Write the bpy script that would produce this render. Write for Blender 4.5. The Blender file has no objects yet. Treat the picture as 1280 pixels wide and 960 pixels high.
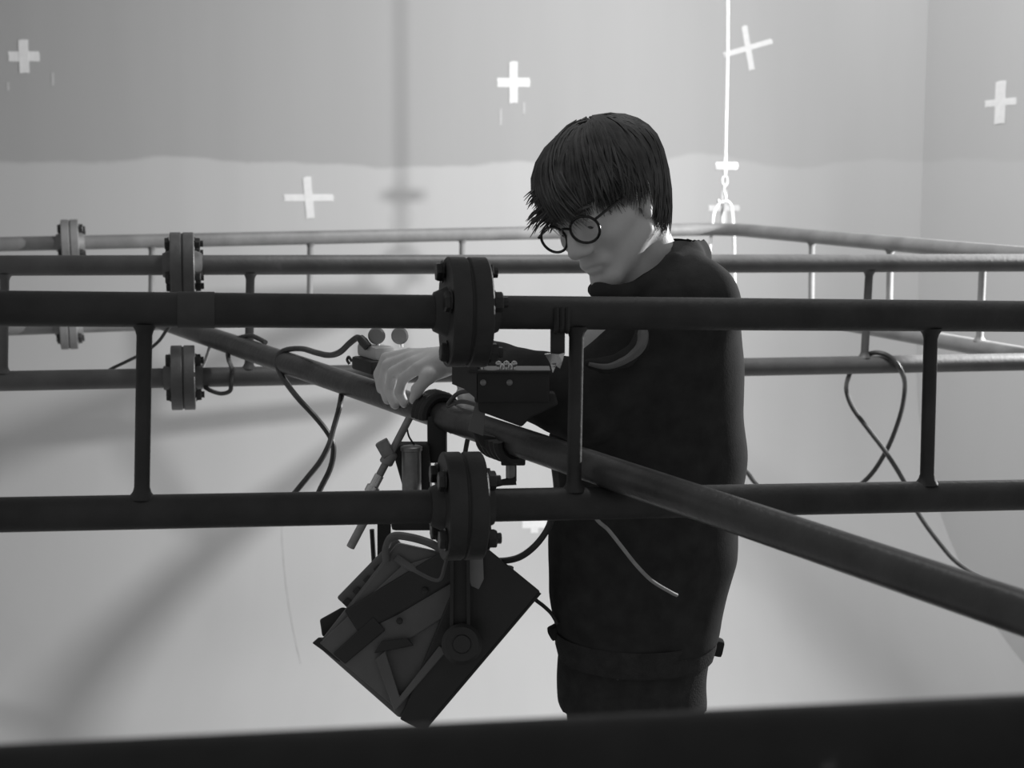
import bpy, bmesh, math, random
import numpy as np
from mathutils import Vector, Matrix

# ------------------------------------------------------------------ camera, world, lights, exposure
CAM_H = 2.10                      # the camera looks down from about the height of the person's head
RISER = 0.42                      # top of the low platform the person stands on
PITCH = math.radians(7.0)
FPX = 1800.0                      # focal length in pixels of a 1280 x 960 frame
SC = bpy.context.scene
COL = SC.collection

cam_data = bpy.data.cameras.new('camera')
cam_data.sensor_width = 36.0
cam_data.lens = FPX / 1280.0 * 36.0
cam_data.dof.use_dof = True
cam_data.dof.focus_distance = 2.45
cam_data.dof.aperture_fstop = 6.3
cam_data.clip_start = 0.05
cam = bpy.data.objects.new('camera', cam_data)
cam.location = (0, 0, CAM_H)
cam.rotation_euler = (math.pi / 2 - PITCH, 0, 0)
COL.objects.link(cam)
SC.camera = cam

world = bpy.data.worlds.new('studio_dark')
world.use_nodes = True
world.node_tree.nodes['Background'].inputs[0].default_value = (1, 1, 1, 1)
world.node_tree.nodes['Background'].inputs[1].default_value = 0.215
SC.world = world

def aim(o, target):
    d = Vector(target) - Vector(o.location)
    o.rotation_euler = d.to_track_quat('-Z', 'Y').to_euler()

# hard key lamp to the right, behind the middle truss, just above head height
KEY = Vector((2.44, 4.235, CAM_H + 0.283))
kd = bpy.data.lights.new('key_spot', 'SPOT')
kd.energy = 530
kd.shadow_soft_size = 0.035
kd.spot_size = math.radians(140)
kd.spot_blend = 1.0
key = bpy.data.objects.new('key_spot', kd)
key.location = KEY
aim(key, KEY + Vector((-0.98, 0.02, -0.09)))
COL.objects.link(key)
# broad soft fill, added overhead to brighten the right side wall
fd = bpy.data.lights.new('added_wall_fill', 'AREA')
fd.shape = 'RECTANGLE'
fd.size = 1.2
fd.size_y = 0.8
fd.energy = 135
fill = bpy.data.objects.new('added_wall_fill', fd)
fill.location = (0.3, 3.3, 4.6)
aim(fill, (3.1, 5.7, 3.1))
COL.objects.link(fill)

SC.view_settings.view_transform = 'Standard'
SC.view_settings.look = 'None'
SC.view_settings.gamma = 1.0
SC.view_settings.use_curve_mapping = False
SC.view_settings.exposure = 0.0

# ------------------------------------------------------------------ measuring helpers
_c, _s = math.cos(PITCH), math.sin(PITCH)
CAMP = Vector((0, 0, CAM_H))
FV = Vector((0, _c, -_s)); UV = Vector((0, _s, _c)); RV = Vector((1, 0, 0))

def ray(x, y):
    return FV + RV * ((x - 640) / FPX) - UV * ((y - 480) / FPX)

def at(x, y, Y):
    """place in the room seen at photo position x, y at distance Y from the camera wall"""
    r = ray(x, y)
    return CAMP + r * (Y / r.y)

def on_line(A, B, x):
    """point of the line A-B seen at photo column x"""
    k = (x - 640) / FPX
    f = lambda P: (P - CAMP).dot(RV) - k * (P - CAMP).dot(FV)
    a, b = f(A), f(B)
    return A + (B - A) * (a / (a - b))

# ------------------------------------------------------------------ materials
def mat(name, base, rough=0.6, metallic=0.0, var=0.0, scale=8.0, bump=0.0, bscale=60.0, spec=0.5, chips=0.0, stretch=None):
    m = bpy.data.materials.new(name)
    m.use_nodes = True
    nt = m.node_tree
    b = nt.nodes['Principled BSDF']
    b.inputs['Base Color'].default_value = (base, base, base, 1)
    b.inputs['Roughness'].default_value = rough
    b.inputs['Metallic'].default_value = metallic
    b.inputs['Specular IOR Level'].default_value = spec
    tc = nt.nodes.new('ShaderNodeTexCoord')
    src = tc.outputs['Object']
    if stretch:
        mp = nt.nodes.new('ShaderNodeMapping')
        mp.inputs['Scale'].default_value = stretch
        nt.links.new(src, mp.inputs['Vector'])
        src = mp.outputs['Vector']
    if var or chips:
        n = nt.nodes.new('ShaderNodeTexNoise')
        n.inputs['Scale'].default_value = scale
        n.inputs['Detail'].default_value = 6
        nt.links.new(src, n.inputs['Vector'])
        r = nt.nodes.new('ShaderNodeValToRGB')
        lo, hi = base * (1 - var), base * (1 + var)
        r.color_ramp.elements[0].position = 0.3
        r.color_ramp.elements[0].color = (lo, lo, lo, 1)
        r.color_ramp.elements[1].position = 0.7
        r.color_ramp.elements[1].color = (hi, hi, hi, 1)
        if chips:
            e = r.color_ramp.elements.new(0.74)
            e.color = (chips, chips, chips, 1)
        nt.links.new(n.outputs['Fac'], r.inputs['Fac'])
        nt.links.new(r.outputs['Color'], b.inputs['Base Color'])
    if bump:
        n2 = nt.nodes.new('ShaderNodeTexNoise')
        n2.inputs['Scale'].default_value = bscale
        n2.inputs['Detail'].default_value = 4
        nt.links.new(src, n2.inputs['Vector'])
        bp = nt.nodes.new('ShaderNodeBump')
        bp.inputs['Strength'].default_value = bump
        bp.inputs['Distance'].default_value = 0.004
        nt.links.new(n2.outputs['Fac'], bp.inputs['Height'])
        nt.links.new(bp.outputs['Normal'], b.inputs['Normal'])
    return m

def wall_mat():
    """cyclorama paint: an older, darker coat above a wavy roller edge, paler below"""
    m = bpy.data.materials.new('cyclorama_paint')
    m.use_nodes = True
    nt = m.node_tree
    L = nt.links.new
    b = nt.nodes['Principled BSDF']
    b.inputs['Roughness'].default_value = 0.55
    b.inputs['Specular IOR Level'].default_value = 0.3
    g = nt.nodes.new('ShaderNodeNewGeometry')
    sp = nt.nodes.new('ShaderNodeSeparateXYZ')
    L(g.outputs['Position'], sp.inputs[0])
    n = nt.nodes.new('ShaderNodeTexNoise')
    n.inputs['Scale'].default_value = 1.6
    n.inputs['Detail'].default_value = 5
    L(g.outputs['Position'], n.inputs['Vector'])
    ma = nt.nodes.new('ShaderNodeMath'); ma.operation = 'MULTIPLY_ADD'
    ma.inputs[1].default_value = 0.16
    L(n.outputs['Fac'], ma.inputs[0]); L(sp.outputs['Z'], ma.inputs[2])
    mr = nt.nodes.new('ShaderNodeMapRange')
    mr.inputs['From Min'].default_value = EDGE_Z + 0.08
    mr.inputs['From Max'].default_value = EDGE_Z + 0.10
    L(ma.outputs[0], mr.inputs['Value'])
    # the old coat is worn away towards the right
    mx = nt.nodes.new('ShaderNodeMapRange')
    mx.inputs['From Min'].default_value = 0.0
    mx.inputs['From Max'].default_value = 1.7
    mx.inputs['To Min'].default_value = 1.0
    mx.inputs['To Max'].default_value = 0.3
    L(sp.outputs['X'], mx.inputs['Value'])
    mm = nt.nodes.new('ShaderNodeMath'); mm.operation = 'MULTIPLY'
    L(mr.outputs[0], mm.inputs[0]); L(mx.outputs[0], mm.inputs[1])
    # vertical roller streaks
    mp = nt.nodes.new('ShaderNodeMapping')
    mp.inputs['Scale'].default_value = (5, 1, 0.5)
    L(g.outputs['Position'], mp.inputs['Vector'])
    n2 = nt.nodes.new('ShaderNodeTexNoise'); n2.inputs['Scale'].default_value = 1.0; n2.inputs['Detail'].default_value = 4
    L(mp.outputs[0], n2.inputs['Vector'])
    mix = nt.nodes.new('ShaderNodeMix'); mix.data_type = 'RGBA'
    mix.inputs['A'].default_value = (0.56, 0.56, 0.56, 1)
    mix.inputs['B'].default_value = (0.43, 0.43, 0.43, 1)
    L(mm.outputs[0], mix.inputs['Factor'])
    st = nt.nodes.new('ShaderNodeMapRange')
    st.inputs['From Min'].default_value = 0.3; st.inputs['From Max'].default_value = 0.7
    st.inputs['To Min'].default_value = 0.98; st.inputs['To Max'].default_value = 1.02
    L(n2.outputs['Fac'], st.inputs['Value'])
    vm = nt.nodes.new('ShaderNodeVectorMath'); vm.operation = 'SCALE'
    L(mix.outputs['Result'], vm.inputs[0]); L(st.outputs[0], vm.inputs['Scale'])
    # white scuffs near the floor
    mp3 = nt.nodes.new('ShaderNodeMapping'); mp3.inputs['Scale'].default_value = (2.2, 5, 5); mp3.inputs['Rotation'].default_value = (0, 0, 0.25)
    L(g.outputs['Position'], mp3.inputs['Vector'])
    n3 = nt.nodes.new('ShaderNodeTexNoise'); n3.inputs['Scale'].default_value = 3.0; n3.inputs['Detail'].default_value = 3
    L(mp3.outputs[0], n3.inputs['Vector'])
    sc = nt.nodes.new('ShaderNodeMapRange')
    sc.inputs['From Min'].default_value = 0.735; sc.inputs['From Max'].default_value = 0.77
    L(n3.outputs['Fac'], sc.inputs['Value'])
    low = nt.nodes.new('ShaderNodeMapRange')
    low.inputs['From Min'].default_value = 0.02; low.inputs['From Max'].default_value = 0.10
    low.inputs['To Min'].default_value = 1.0; low.inputs['To Max'].default_value = 0.0
    L(sp.outputs['Z'], low.inputs['Value'])
    m4 = nt.nodes.new('ShaderNodeMath'); m4.operation = 'MULTIPLY'
    L(sc.outputs[0], m4.inputs[0]); L(low.outputs[0], m4.inputs[1])
    mix2 = nt.nodes.new('ShaderNodeMix'); mix2.data_type = 'RGBA'
    mix2.inputs['B'].default_value = (0.9, 0.9, 0.9, 1)
    L(m4.outputs[0], mix2.inputs['Factor']); L(vm.outputs[0], mix2.inputs['A'])
    L(mix2.outputs['Result'], b.inputs['Base Color'])
    n4 = nt.nodes.new('ShaderNodeTexNoise'); n4.inputs['Scale'].default_value = 90; n4.inputs['Detail'].default_value = 3
    L(g.outputs['Position'], n4.inputs['Vector'])
    bp = nt.nodes.new('ShaderNodeBump'); bp.inputs['Strength'].default_value = 0.12; bp.inputs['Distance'].default_value = 0.003
    L(n4.outputs['Fac'], bp.inputs['Height']); L(bp.outputs['Normal'], b.inputs['Normal'])
    return m

WALL_Y = 6.70
COVE_R = 1.45
EDGE_Z = at(400, 205, WALL_Y).z

M = {
    'wall': wall_mat(),
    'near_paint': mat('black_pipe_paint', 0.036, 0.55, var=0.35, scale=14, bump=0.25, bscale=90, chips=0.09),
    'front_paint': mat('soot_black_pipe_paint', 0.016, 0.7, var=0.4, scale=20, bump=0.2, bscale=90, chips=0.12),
    'mid_paint': mat('glare_lightened_pipe_paint', 0.13, 0.5, var=0.2, scale=12, bump=0.2, bscale=80, chips=0.2),  # same pipe paint as the near truss, lightened for glare and spill
    'far_paint': mat('lamp_lightened_pipe_paint', 0.21, 0.5, var=0.2, scale=10, bump=0.2, bscale=70, chips=0.4),  # same pipe paint again, lighter still for the nearby key light
    'diag_paint': mat('worn_pipe_paint', 0.07, 0.36, var=0.3, scale=16, bump=0.25, bscale=90, chips=0.12),
    'band': mat('grey_tape_band', 0.07, 0.7, var=0.15, scale=20),
    'bolt': mat('dark_bolt_steel', 0.05, 0.4, metallic=0.6, var=0.3, scale=60),
    'tape': mat('white_cloth_tape', 0.88, 0.6, var=0.05, scale=40, bump=0.2, bscale=200),
    'seam': mat('dull_seam', 0.40, 0.7, var=0.1, scale=20),
    'residue': mat('pale_tape_residue', 0.55, 0.8, var=0.1, scale=50),
    'wire': mat('bright_wire_rope', 0.8, 0.35, metallic=0.3, bump=0.4, bscale=400),
    'steel': mat('bright_steel', 0.75, 0.25, metallic=0.9, var=0.1, scale=50),
    'dsteel': mat('dull_steel', 0.30, 0.4, metallic=0.7, var=0.2, scale=50),
    'lamp': mat('black_lamp_enamel', 0.036, 0.42, var=0.15, scale=10, bump=0.08, bscale=150),
    'lamp_panel': mat('charcoal_lamp_panel', 0.16, 0.5, var=0.15, scale=10, bump=0.08, bscale=150),
    'lamp_dark': mat('matt_black_metal', 0.034, 0.6, var=0.2, scale=20),
    'handle': mat('grey_strap_and_fold_light', 0.16, 0.6, var=0.2, scale=20),  # also colours the painted highlight on the hoodie fold
    'glass': mat('lamp_front_glass', 0.05, 0.1, var=0.05, scale=5),
    'rubber': mat('black_cable_rubber', 0.05, 0.4, var=0.2, scale=60),
    'rubber_grey': mat('grey_cable_rubber', 0.07, 0.4, var=0.2, scale=60),
    'cord': mat('pale_cord', 0.42, 0.6, var=0.15, scale=60),
    'pale_plastic': mat('pale_plastic', 0.55, 0.4, var=0.05, scale=20),
    'grey_plastic': mat('grey_plastic', 0.28, 0.5, var=0.08, scale=20),
    'skin': mat('skin', 0.76, 0.5, var=0.06, scale=25, bump=0.1, bscale=220, spec=0.35),
    'lip': mat('lip_skin', 0.27, 0.45, var=0.08, scale=60),
    'eye': mat('eye_white', 0.6, 0.2, var=0.02, scale=20),
    'iris': mat('dark_iris', 0.03, 0.2, var=0.1, scale=40),
    'hair': mat('dark_hair', 0.11, 0.55, var=0.4, scale=30, bump=0.2, bscale=160, spec=0.5),
    'hoodie': mat('black_hoodie_fleece', 0.048, 0.95, var=0.2, scale=30, bump=0.12, bscale=260, spec=0.15),
    'rib': mat('black_ribbed_knit', 0.054, 0.9, var=0.15, scale=60, bump=0.6, bscale=300, spec=0.15),
    'trouser': mat('black_trouser_cloth', 0.05, 0.85, var=0.2, scale=40, bump=0.4, bscale=300, spec=0.2),
    'shoe': mat('black_shoe_leather', 0.03, 0.5, var=0.2, scale=30),
    'frame': mat('black_spectacle_plastic', 0.015, 0.25, var=0.1, scale=40),
}
def glass_mat():
    m = bpy.data.materials.new('clear_lens')
    m.use_nodes = True
    nt = m.node_tree
    out = nt.nodes['Material Output']
    tr = nt.nodes.new('ShaderNodeBsdfTransparent'); tr.inputs[0].default_value = (0.97, 0.97, 0.97, 1)
    gl = nt.nodes.new('ShaderNodeBsdfGlossy'); gl.inputs['Roughness'].default_value = 0.05
    mx = nt.nodes.new('ShaderNodeMixShader')
    mx.inputs[0].default_value = 0.03
    nt.links.new(tr.outputs[0], mx.inputs[1]); nt.links.new(gl.outputs[0], mx.inputs[2])
    nt.links.new(mx.outputs[0], out.inputs['Surface'])
    return m
M['lens'] = glass_mat()

# ------------------------------------------------------------------ mesh helpers
class MB:
    """collects shapes given in room coordinates; build() links them as ONE mesh object"""
    def __init__(self):
        self.v = []; self.f = []
    def add(self, vs, fs):
        o = len(self.v)
        self.v += [Vector(p) for p in vs]
        self.f += [tuple(i + o for i in q) for q in fs]
        return self
    def box(self, c, sx, sy, sz, R=None, bev=0.0):
        c = Vector(c); R = R or Matrix.Identity(3)
        hx, hy, hz = sx / 2, sy / 2, sz / 2
        if bev <= 0:
            vs = [c + R @ Vector((x * hx, y * hy, z * hz)) for z in (-1, 1) for y in (-1, 1) for x in (-1, 1)]
            return self.add(vs, [(0, 2, 3, 1), (4, 5, 7, 6), (0, 1, 5, 4), (2, 6, 7, 3), (0, 4, 6, 2), (1, 3, 7, 5)])
        bm = bmesh.new()
        bmesh.ops.create_cube(bm, size=1.0)
        for p in bm.verts: p.co = Vector((p.co.x * sx, p.co.y * sy, p.co.z * sz))
        bmesh.ops.bevel(bm, geom=bm.edges[:], offset=bev, segments=2, profile=0.6, affect='EDGES')
        bm.verts.index_update()
        self.add([c + R @ p.co for p in bm.verts], [[q.index for q in f.verts] for f in bm.faces])
        bm.free()
        return self
    def sweep(self, pts, rad, n=10, caps=True):
        pts = [Vector(p) for p in pts]
        rs = rad if isinstance(rad, (list, tuple)) else [rad] * len(pts)
        m = len(pts)
        tans = []
        for i in range(m):
            t = pts[min(i + 1, m - 1)] - pts[max(i - 1, 0)]
            tans.append(t.normalized() if t.length > 1e-9 else Vector((0, 0, 1)))
        ref = Vector((0, 0, 1)) if abs(tans[0].z) < 0.9 else Vector((1, 0, 0))
        a = tans[0].cross(ref).normalized()
        vs, fs = [], []
        for i in range(m):
            a = (a - tans[i] * a.dot(tans[i])).normalized()
            b = tans[i].cross(a)
            for k in range(n):
                th = 2 * math.pi * k / n
                vs.append(pts[i] + (a * math.cos(th) + b * math.sin(th)) * rs[i])
        for i in range(m - 1):
            for k in range(n):
                k2 = (k + 1) % n
                fs.append((i * n + k, i * n + k2, (i + 1) * n + k2, (i + 1) * n + k))
        if caps:
            fs.append(tuple(reversed(range(n))))
            fs.append(tuple((m - 1) * n + k for k in range(n)))
        return self.add(vs, fs)
    def tube(self, a, b, r, n=16):
        return self.sweep([a, b], r, n)
    def lathe(self, a, axis, prof, n=24):
        """solid of revolution: prof = [(distance along axis, radius)...]"""
        a = Vector(a); axis = Vector(axis).normalized()
        return self.sweep_prof(a, axis, prof, n)
    def sweep_prof(self, a, axis, prof, n):
        ref = Vector((0, 0, 1)) if abs(axis.z) < 0.9 else Vector((1, 0, 0))
        u = axis.cross(ref).normalized(); w = axis.cross(u)
        vs, fs = [], []
        for d, r in prof:
            for k in range(n):
                th = 2 * math.pi * k / n
                vs.append(a + axis * d + (u * math.cos(th) + w * math.sin(th)) * r)
        for i in range(len(prof) - 1):
            for k in range(n):
                k2 = (k + 1) % n
                fs.append((i * n + k, i * n + k2, (i + 1) * n + k2, (i + 1) * n + k))
        fs.append(tuple(reversed(range(n))))
        fs.append(tuple((len(prof) - 1) * n + k for k in range(n)))
        return self.add(vs, fs)
    def ball(self, c, rx, ry=None, rz=None, R=None, n=16, m=10):
        ry = ry or rx; rz = rz or rx; R = R or Matrix.Identity(3); c = Vector(c)
        vs, fs = [], []
        for i in range(m + 1):
            p = math.pi * i / m
            for k in range(n):
                t = 2 * math.pi * k / n
                vs.append(c + R @ Vector((rx * math.sin(p) * math.cos(t), ry * math.sin(p) * math.sin(t), rz * math.cos(p))))
        for i in range(m):
            for k in range(n):
                k2 = (k + 1) % n
                fs.append((i * n + k, (i + 1) * n + k, (i + 1) * n + k2, i * n + k2))
        return self.add(vs, fs)
    def prism(self, poly, depth_vec):
        n = len(poly); dv = Vector(depth_vec)
        vs = [Vector(p) for p in poly] + [Vector(p) + dv for p in poly]
        fs = [tuple(range(n)), tuple(reversed(range(n, 2 * n)))]
        for i in range(n):
            j = (i + 1) % n
            fs.append((j, i, n + i, n + j))
        return self.add(vs, fs)
    def build(self, name, material, parent=None, smooth=True, angle=35, origin=None):
        vs = self.v
        if origin is None:
            if parent is not None:
                lo = Vector((min(p.x for p in vs), min(p.y for p in vs), min(p.z for p in vs)))
                hi = Vector((max(p.x for p in vs), max(p.y for p in vs), max(p.z for p in vs)))
                origin = (lo + hi) / 2
            else:
                xs = [p.x for p in vs]; ys = [p.y for p in vs]; zs = [p.z for p in vs]
                origin = Vector(((min(xs) + max(xs)) / 2, (min(ys) + max(ys)) / 2, min(zs)))
        return link_mesh(name, [p - origin for p in vs], self.f, material, parent, origin, smooth, angle)

WPOS = {}
def link_mesh(name, vs, fs, material, parent, origin, smooth=True, angle=35):
    me = bpy.data.meshes.new(name)
    me.from_pydata([tuple(p) for p in vs], [], [tuple(int(i) for i in f) for f in fs])
    bm = bmesh.new(); bm.from_mesh(me)
    bmesh.ops.recalc_face_normals(bm, faces=bm.faces[:])
    bm.to_mesh(me); bm.free()
    me.materials.append(material)
    if smooth:
        for p in me.polygons: p.use_smooth = True
        try:
            me.set_sharp_from_angle(angle=math.radians(angle))
        except Exception:
            pass
    o = bpy.data.objects.new(name, me)
    COL.objects.link(o)
    place(o, parent, origin)
    return o

def place(o, parent, origin):
    origin = Vector(origin)
    if parent is not None:
        o.parent = parent
        o.location = origin - WPOS[parent]
    else:
        o.location = origin
    WPOS[o] = origin

def tag(o, label=None, cat=None, group=None, kind=None):
    if label: o['label'] = label
    if cat: o['category'] = cat
    if group: o['group'] = group
    if kind: o['kind'] = kind
    return o

def thing(name, label, cat, loc, group=None):
    o = bpy.data.objects.new(name, None)
    o.empty_display_size = 0.1
    COL.objects.link(o)
    place(o, None, loc)
    return tag(o, label, cat, group)

def smooth_path(pts, sub=6):
    P = [Vector(p) for p in pts]
    out = []
    n = len(P)
    for i in range(n - 1):
        p0 = P[max(i - 1, 0)]; p1 = P[i]; p2 = P[i + 1]; p3 = P[min(i + 2, n - 1)]
        for k in range(sub):
            t = k / sub
            out.append(0.5 * ((2 * p1) + (p2 - p0) * t + (2 * p0 - 5 * p1 + 4 * p2 - p3) * t * t + (3 * p1 - p0 - 3 * p2 + p3) * t ** 3))
    out.append(P[-1])
    return out

# ------------------------------------------------------------------ the setting: cyclorama
CORNER_X = at(1150, 300, WALL_Y).x
SIDE_SLOPE = 0.376                     # side wall opens outward towards the camera

def cove_profile():
    """(Y, z) from the floor up the cove to the wall top"""
    pr = []
    n = 20
    for i in range(n + 1):
        a = math.pi / 2 * i / n
        pr.append((WALL_Y - COVE_R + COVE_R * math.sin(a), COVE_R - COVE_R * math.cos(a)))
    return pr

mb = MB()
pr = cove_profile() + [(WALL_Y, 2.0), (WALL_Y, 5.0)]
vs, fs = [], []
NX = 24
for (y, z) in pr:
    xr = CORNER_X + SIDE_SLOPE * (WALL_Y - y)
    for k in range(NX + 1):
        vs.append((-7.0 + (xr + 7.0) * k / NX, y, z))
for i in range(len(pr) - 1):
    for k in range(NX):
        a = i * (NX + 1) + k
        fs.append((a, a + 1, a + NX + 2, a + NX + 1))
mb.add(vs, fs)
wb = mb.build('wall_back', M['wall'], None, origin=Vector((0, WALL_Y, 0))); tag(wb, 'pale grey cyclorama back wall curving into the floor', kind='structure')
mb = MB()
y0 = WALL_Y - COVE_R
mb.add([(-7, -4, 0), (7, -4, 0), (7, 4.60, 0), (CORNER_X + SIDE_SLOPE * (WALL_Y - 4.60), 4.60, 0), (CORNER_X + SIDE_SLOPE * COVE_R, y0, 0), (-7, y0, 0)], [(0, 1, 2, 3, 4, 5)])
fl = mb.build('floor', M['wall'], None, smooth=False, origin=Vector((0, 0, 0))); tag(fl, 'pale grey painted studio floor with white scuffs', kind='structure')
mb = MB()
ye = 4.60
xe = CORNER_X + SIDE_SLOPE * (WALL_Y - ye)
nrm = Vector((1, SIDE_SLOPE, 0)).normalized()
mb.prism([(CORNER_X, WALL_Y, 0), (xe, ye, 0), (xe, ye, 5.0), (CORNER_X, WALL_Y, 5.0)], nrm * 0.12)
wr = mb.build('wall_right', M['wall'], None, smooth=False, origin=Vector((CORNER_X, WALL_Y, 0))); tag(wr, 'pale grey cyclorama side wall at the right', kind='structure')

# low platform under the person (below the picture, it carries the feet)
pf = thing('platform', 'low dark platform the person stands on', 'platform', Vector((0.25, 2.5, 0)))
mp_ = MB(); mp_.box(Vector((0.25, 2.5, RISER - 0.025)), 1.6, 1.2, 0.05, bev=0.004); mp_.build('deck', M['lamp_dark'], pf, smooth=False)
for sx in (-1, 1):
    for sy in (-1, 1):
        mp_ = MB(); mp_.box(Vector((0.25 + sx * 0.72, 2.5 + sy * 0.52, (RISER - 0.05) / 2)), 0.06, 0.06, RISER - 0.05, bev=0.003); mp_.build('leg', M['dsteel'], pf, smooth=False)

# ---- surface of the back wall seen at a photo position
def on_cyc(x, y):
    d = ray(x, y)
    p = CAMP + d * (WALL_Y / d.y)
    if p.z > COVE_R: return p, Vector((0, -1, 0))
    pf = CAMP + d * (-CAM_H / d.z)
    if pf.y < WALL_Y - COVE_R: return pf, Vector((0, 0, 1))
    o = Vector((0, WALL_Y - COVE_R, COVE_R))
    v = Vector((0, d.y, d.z)); w = Vector((0, CAMP.y, CAMP.z)) - o
    a = v.dot(v); b = 2 * w.dot(v); c = w.dot(w) - COVE_R ** 2
    t = (-b + math.sqrt(b * b - 4 * a * c)) / (2 * a)
    p = CAMP + d * t
    n = o - Vector((0, p.y, p.z))
    return p, n.normalized()

def on_side(x, y):
    d = ray(x, y)
    # (X - CORNER_X) + SIDE_SLOPE*(Y - WALL_Y) = 0
    t = (CORNER_X + SIDE_SLOPE * WALL_Y) / (d.x + SIDE_SLOPE * d.y)
    return CAMP + d * t, Vector((-1, -SIDE_SLOPE, 0)).normalized()

def strip(p, n, u, length, width, lift):
    """one strip of cloth tape, 1 mm thick, slightly ragged ends"""
    m = MB()
    u = (u - n * u.dot(n)).normalized(); w = n.cross(u)
    hl, hw = length / 2, width / 2
    poly = [p + n * lift + u * a * hl + w * b * hw for a, b in ((-1, -1), (-0.4, -1.03), (0.5, -0.96), (1, -1.02), (1.02, 0.2), (0.97, 1), (0.2, 1.03), (-0.6, 0.97), (-1.02, 1.0), (-0.98, -0.1))]
    m.prism(poly, n * 0.0012)
    return m

PXW = WALL_Y / FPX
def tape_cross(x, y, h, v, label, surf=on_cyc, rot=0.0, residue=()):
    """h, v = (length, width) of the level and the upright strip in photo pixels"""
    p, n = surf(x, y)
    t = thing('tape_cross', label, 'tape marker', p, None)
    side = Vector((0, 0, 1)).cross(n) * -1 if abs(n.z) < 0.9 else Vector((1, 0, 0))
    side = Vector((1, 0, 0)) if surf is on_cyc else Vector((SIDE_SLOPE, -1, 0)).normalized()
    up = n.cross(side).normalized()
    if up.z < 0: up = -up
    c, s = math.cos(rot), math.sin(rot)
    k = PXW if surf is on_cyc else PXW / 0.45
    strip(p, n, side * c + up * s, h[0] * k, h[1] * PXW, 0.001).build('tape_strip', M['tape'], t, smooth=False)
    ru = math.radians(v[2]) if len(v) > 2 else 0
    strip(p, n, up * math.cos(ru) + side * math.sin(ru), v[0] * PXW, v[1] * k, 0.0022).build('tape_strip', M['tape'], t, smooth=False)
    for (rx, ry, rl) in residue:
        q, qn = surf(rx, ry)
        strip(q, qn, up, rl * PXW, 3 * PXW, 0.0005).build('tape_residue', M['residue'], t, smooth=False)

tape_cross(30, 70.5, (38, 12), (40, 12), 'short thick white tape cross at the far left of the back wall', residue=((66, 99, 16), (10, 108, 10)))
tape_cross(642, 103, (40, 11), (50, 10), 'white tape cross on the back wall above the person\'s head', residue=((626, 146, 20), (655, 135, 14)))
tape_cross(386, 247, (61, 8.5), (51, 10, -4), 'wide thin white tape cross low on the wall left of the rope shadow')
tape_cross(935, 60, (61, 6.5), (54, 7, -11), 'tilted thin white tape cross on the wall beside the wire rope', rot=math.radians(16))
tape_cross(1251, 128, (24, 8), (48, 8), 'narrow white tape cross on the right side wall', surf=on_side)
tape_cross(905, 260, (38, 7), (44, 7), 'white tape cross on the wall behind the rope sling')
tape_cross(668, 654, (30, 13), (26, 9), 'white tape cross low on the curved wall beside the lamp cable')
mbf = MB()
pts = []
for i in range(40):
    f = i / 39
    p, n = on_cyc(352 + 4 * f + 20 * f * f, 655 + 175 * f)
    pts.append(p + n * 0.0004)
mbf.sweep(pts, 0.0018, 5)
# thin crack-like seam in the floor paint
tr = mbf.build('trim_1', M['seam'], None); tag(tr, 'thin dark seam line running down the curved wall left of the lamp', kind='structure')

# ------------------------------------------------------------------ pipe trusses
PIPE_R = 0.0243
RUNG_R = 0.0108

def hexbolt_mesh(length, r):
    """hex head, washer, shank and nut along +X, centred"""
    m = MB()
    X = Vector((1, 0, 0))
    L = length / 2
    m.lathe(Vector((-L - 0.010, 0, 0)), X, [(0, r * 0.9), (0.002, r), (0.010, r)], 6)
    m.lathe(Vector((-L - 0.002, 0, 0)), X, [(0, r * 1.15), (0.002, r * 1.15)], 12)
    m.lathe(Vector((L, 0, 0)), X, [(0, r * 1.15), (0.002, r * 1.15)], 12)
    m.lathe(Vector((L + 0.002, 0, 0)), X, [(0, r), (0.009, r), (0.011, r * 0.9)], 6)
    m.lathe(Vector((-L, 0, 0)), X, [(0, r * 0.55), (2 * L + 0.020, r * 0.55)], 8)
    me = bpy.data.meshes.new('bolt')
    me.from_pydata([tuple(p) for p in m.v], [], m.f)
    bm = bmesh.new(); bm.from_mesh(me); bmesh.ops.recalc_face_normals(bm, faces=bm.faces[:]); bm.to_mesh(me); bm.free()
    me.materials.append(M['bolt'])
    return me
BOLT = hexbolt_mesh(0.060, 0.0145)

def flange_pair(parent, c, d, paint, phase, R=0.079, circle=0.059, T=0.0285):
    """two welded collars bolted face to face; each collar is a part, the four bolts sub-parts of the first"""
    d = d.normalized()
    outs = []
    for s in (-1, 1):
        m = MB()
        prof = [(0.0015, R - 0.002), (0.0035, R), (T - 0.002, R), (T, R - 0.002), (T, PIPE_R + 0.012), (T + 0.018, PIPE_R + 0.004), (T + 0.019, PIPE_R * 0.9)]
        m.lathe(c, d * s, prof, 40)
        outs.append(m.build('flange', paint, parent, angle=28))
    # gasket between them
    g = MB(); g.lathe(c - d * 0.0015, d, [(0, R - 0.003), (0.003, R - 0.003)], 32)
    g.build('gasket', M['lamp_dark'], outs[0])
    rot = d.to_track_quat('X', 'Z').to_matrix().to_4x4()
    for k in range(4):
        a = math.radians(phase + 90 * k)
        h = Vector((d.y, -d.x, 0)).normalized()       # towards the camera
        pos = c + h * math.cos(a) * circle + Vector((0, 0, 1)) * math.sin(a) * circle
        b = bpy.data.objects.new('bolt', BOLT)
        COL.objects.link(b)
        b.parent = outs[0]
        b.matrix_local = Matrix.Translation(pos - WPOS[outs[0]]) @ rot @ Matrix.Rotation(a * 1.7 + k, 4, 'X')
        WPOS[b] = pos

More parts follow.
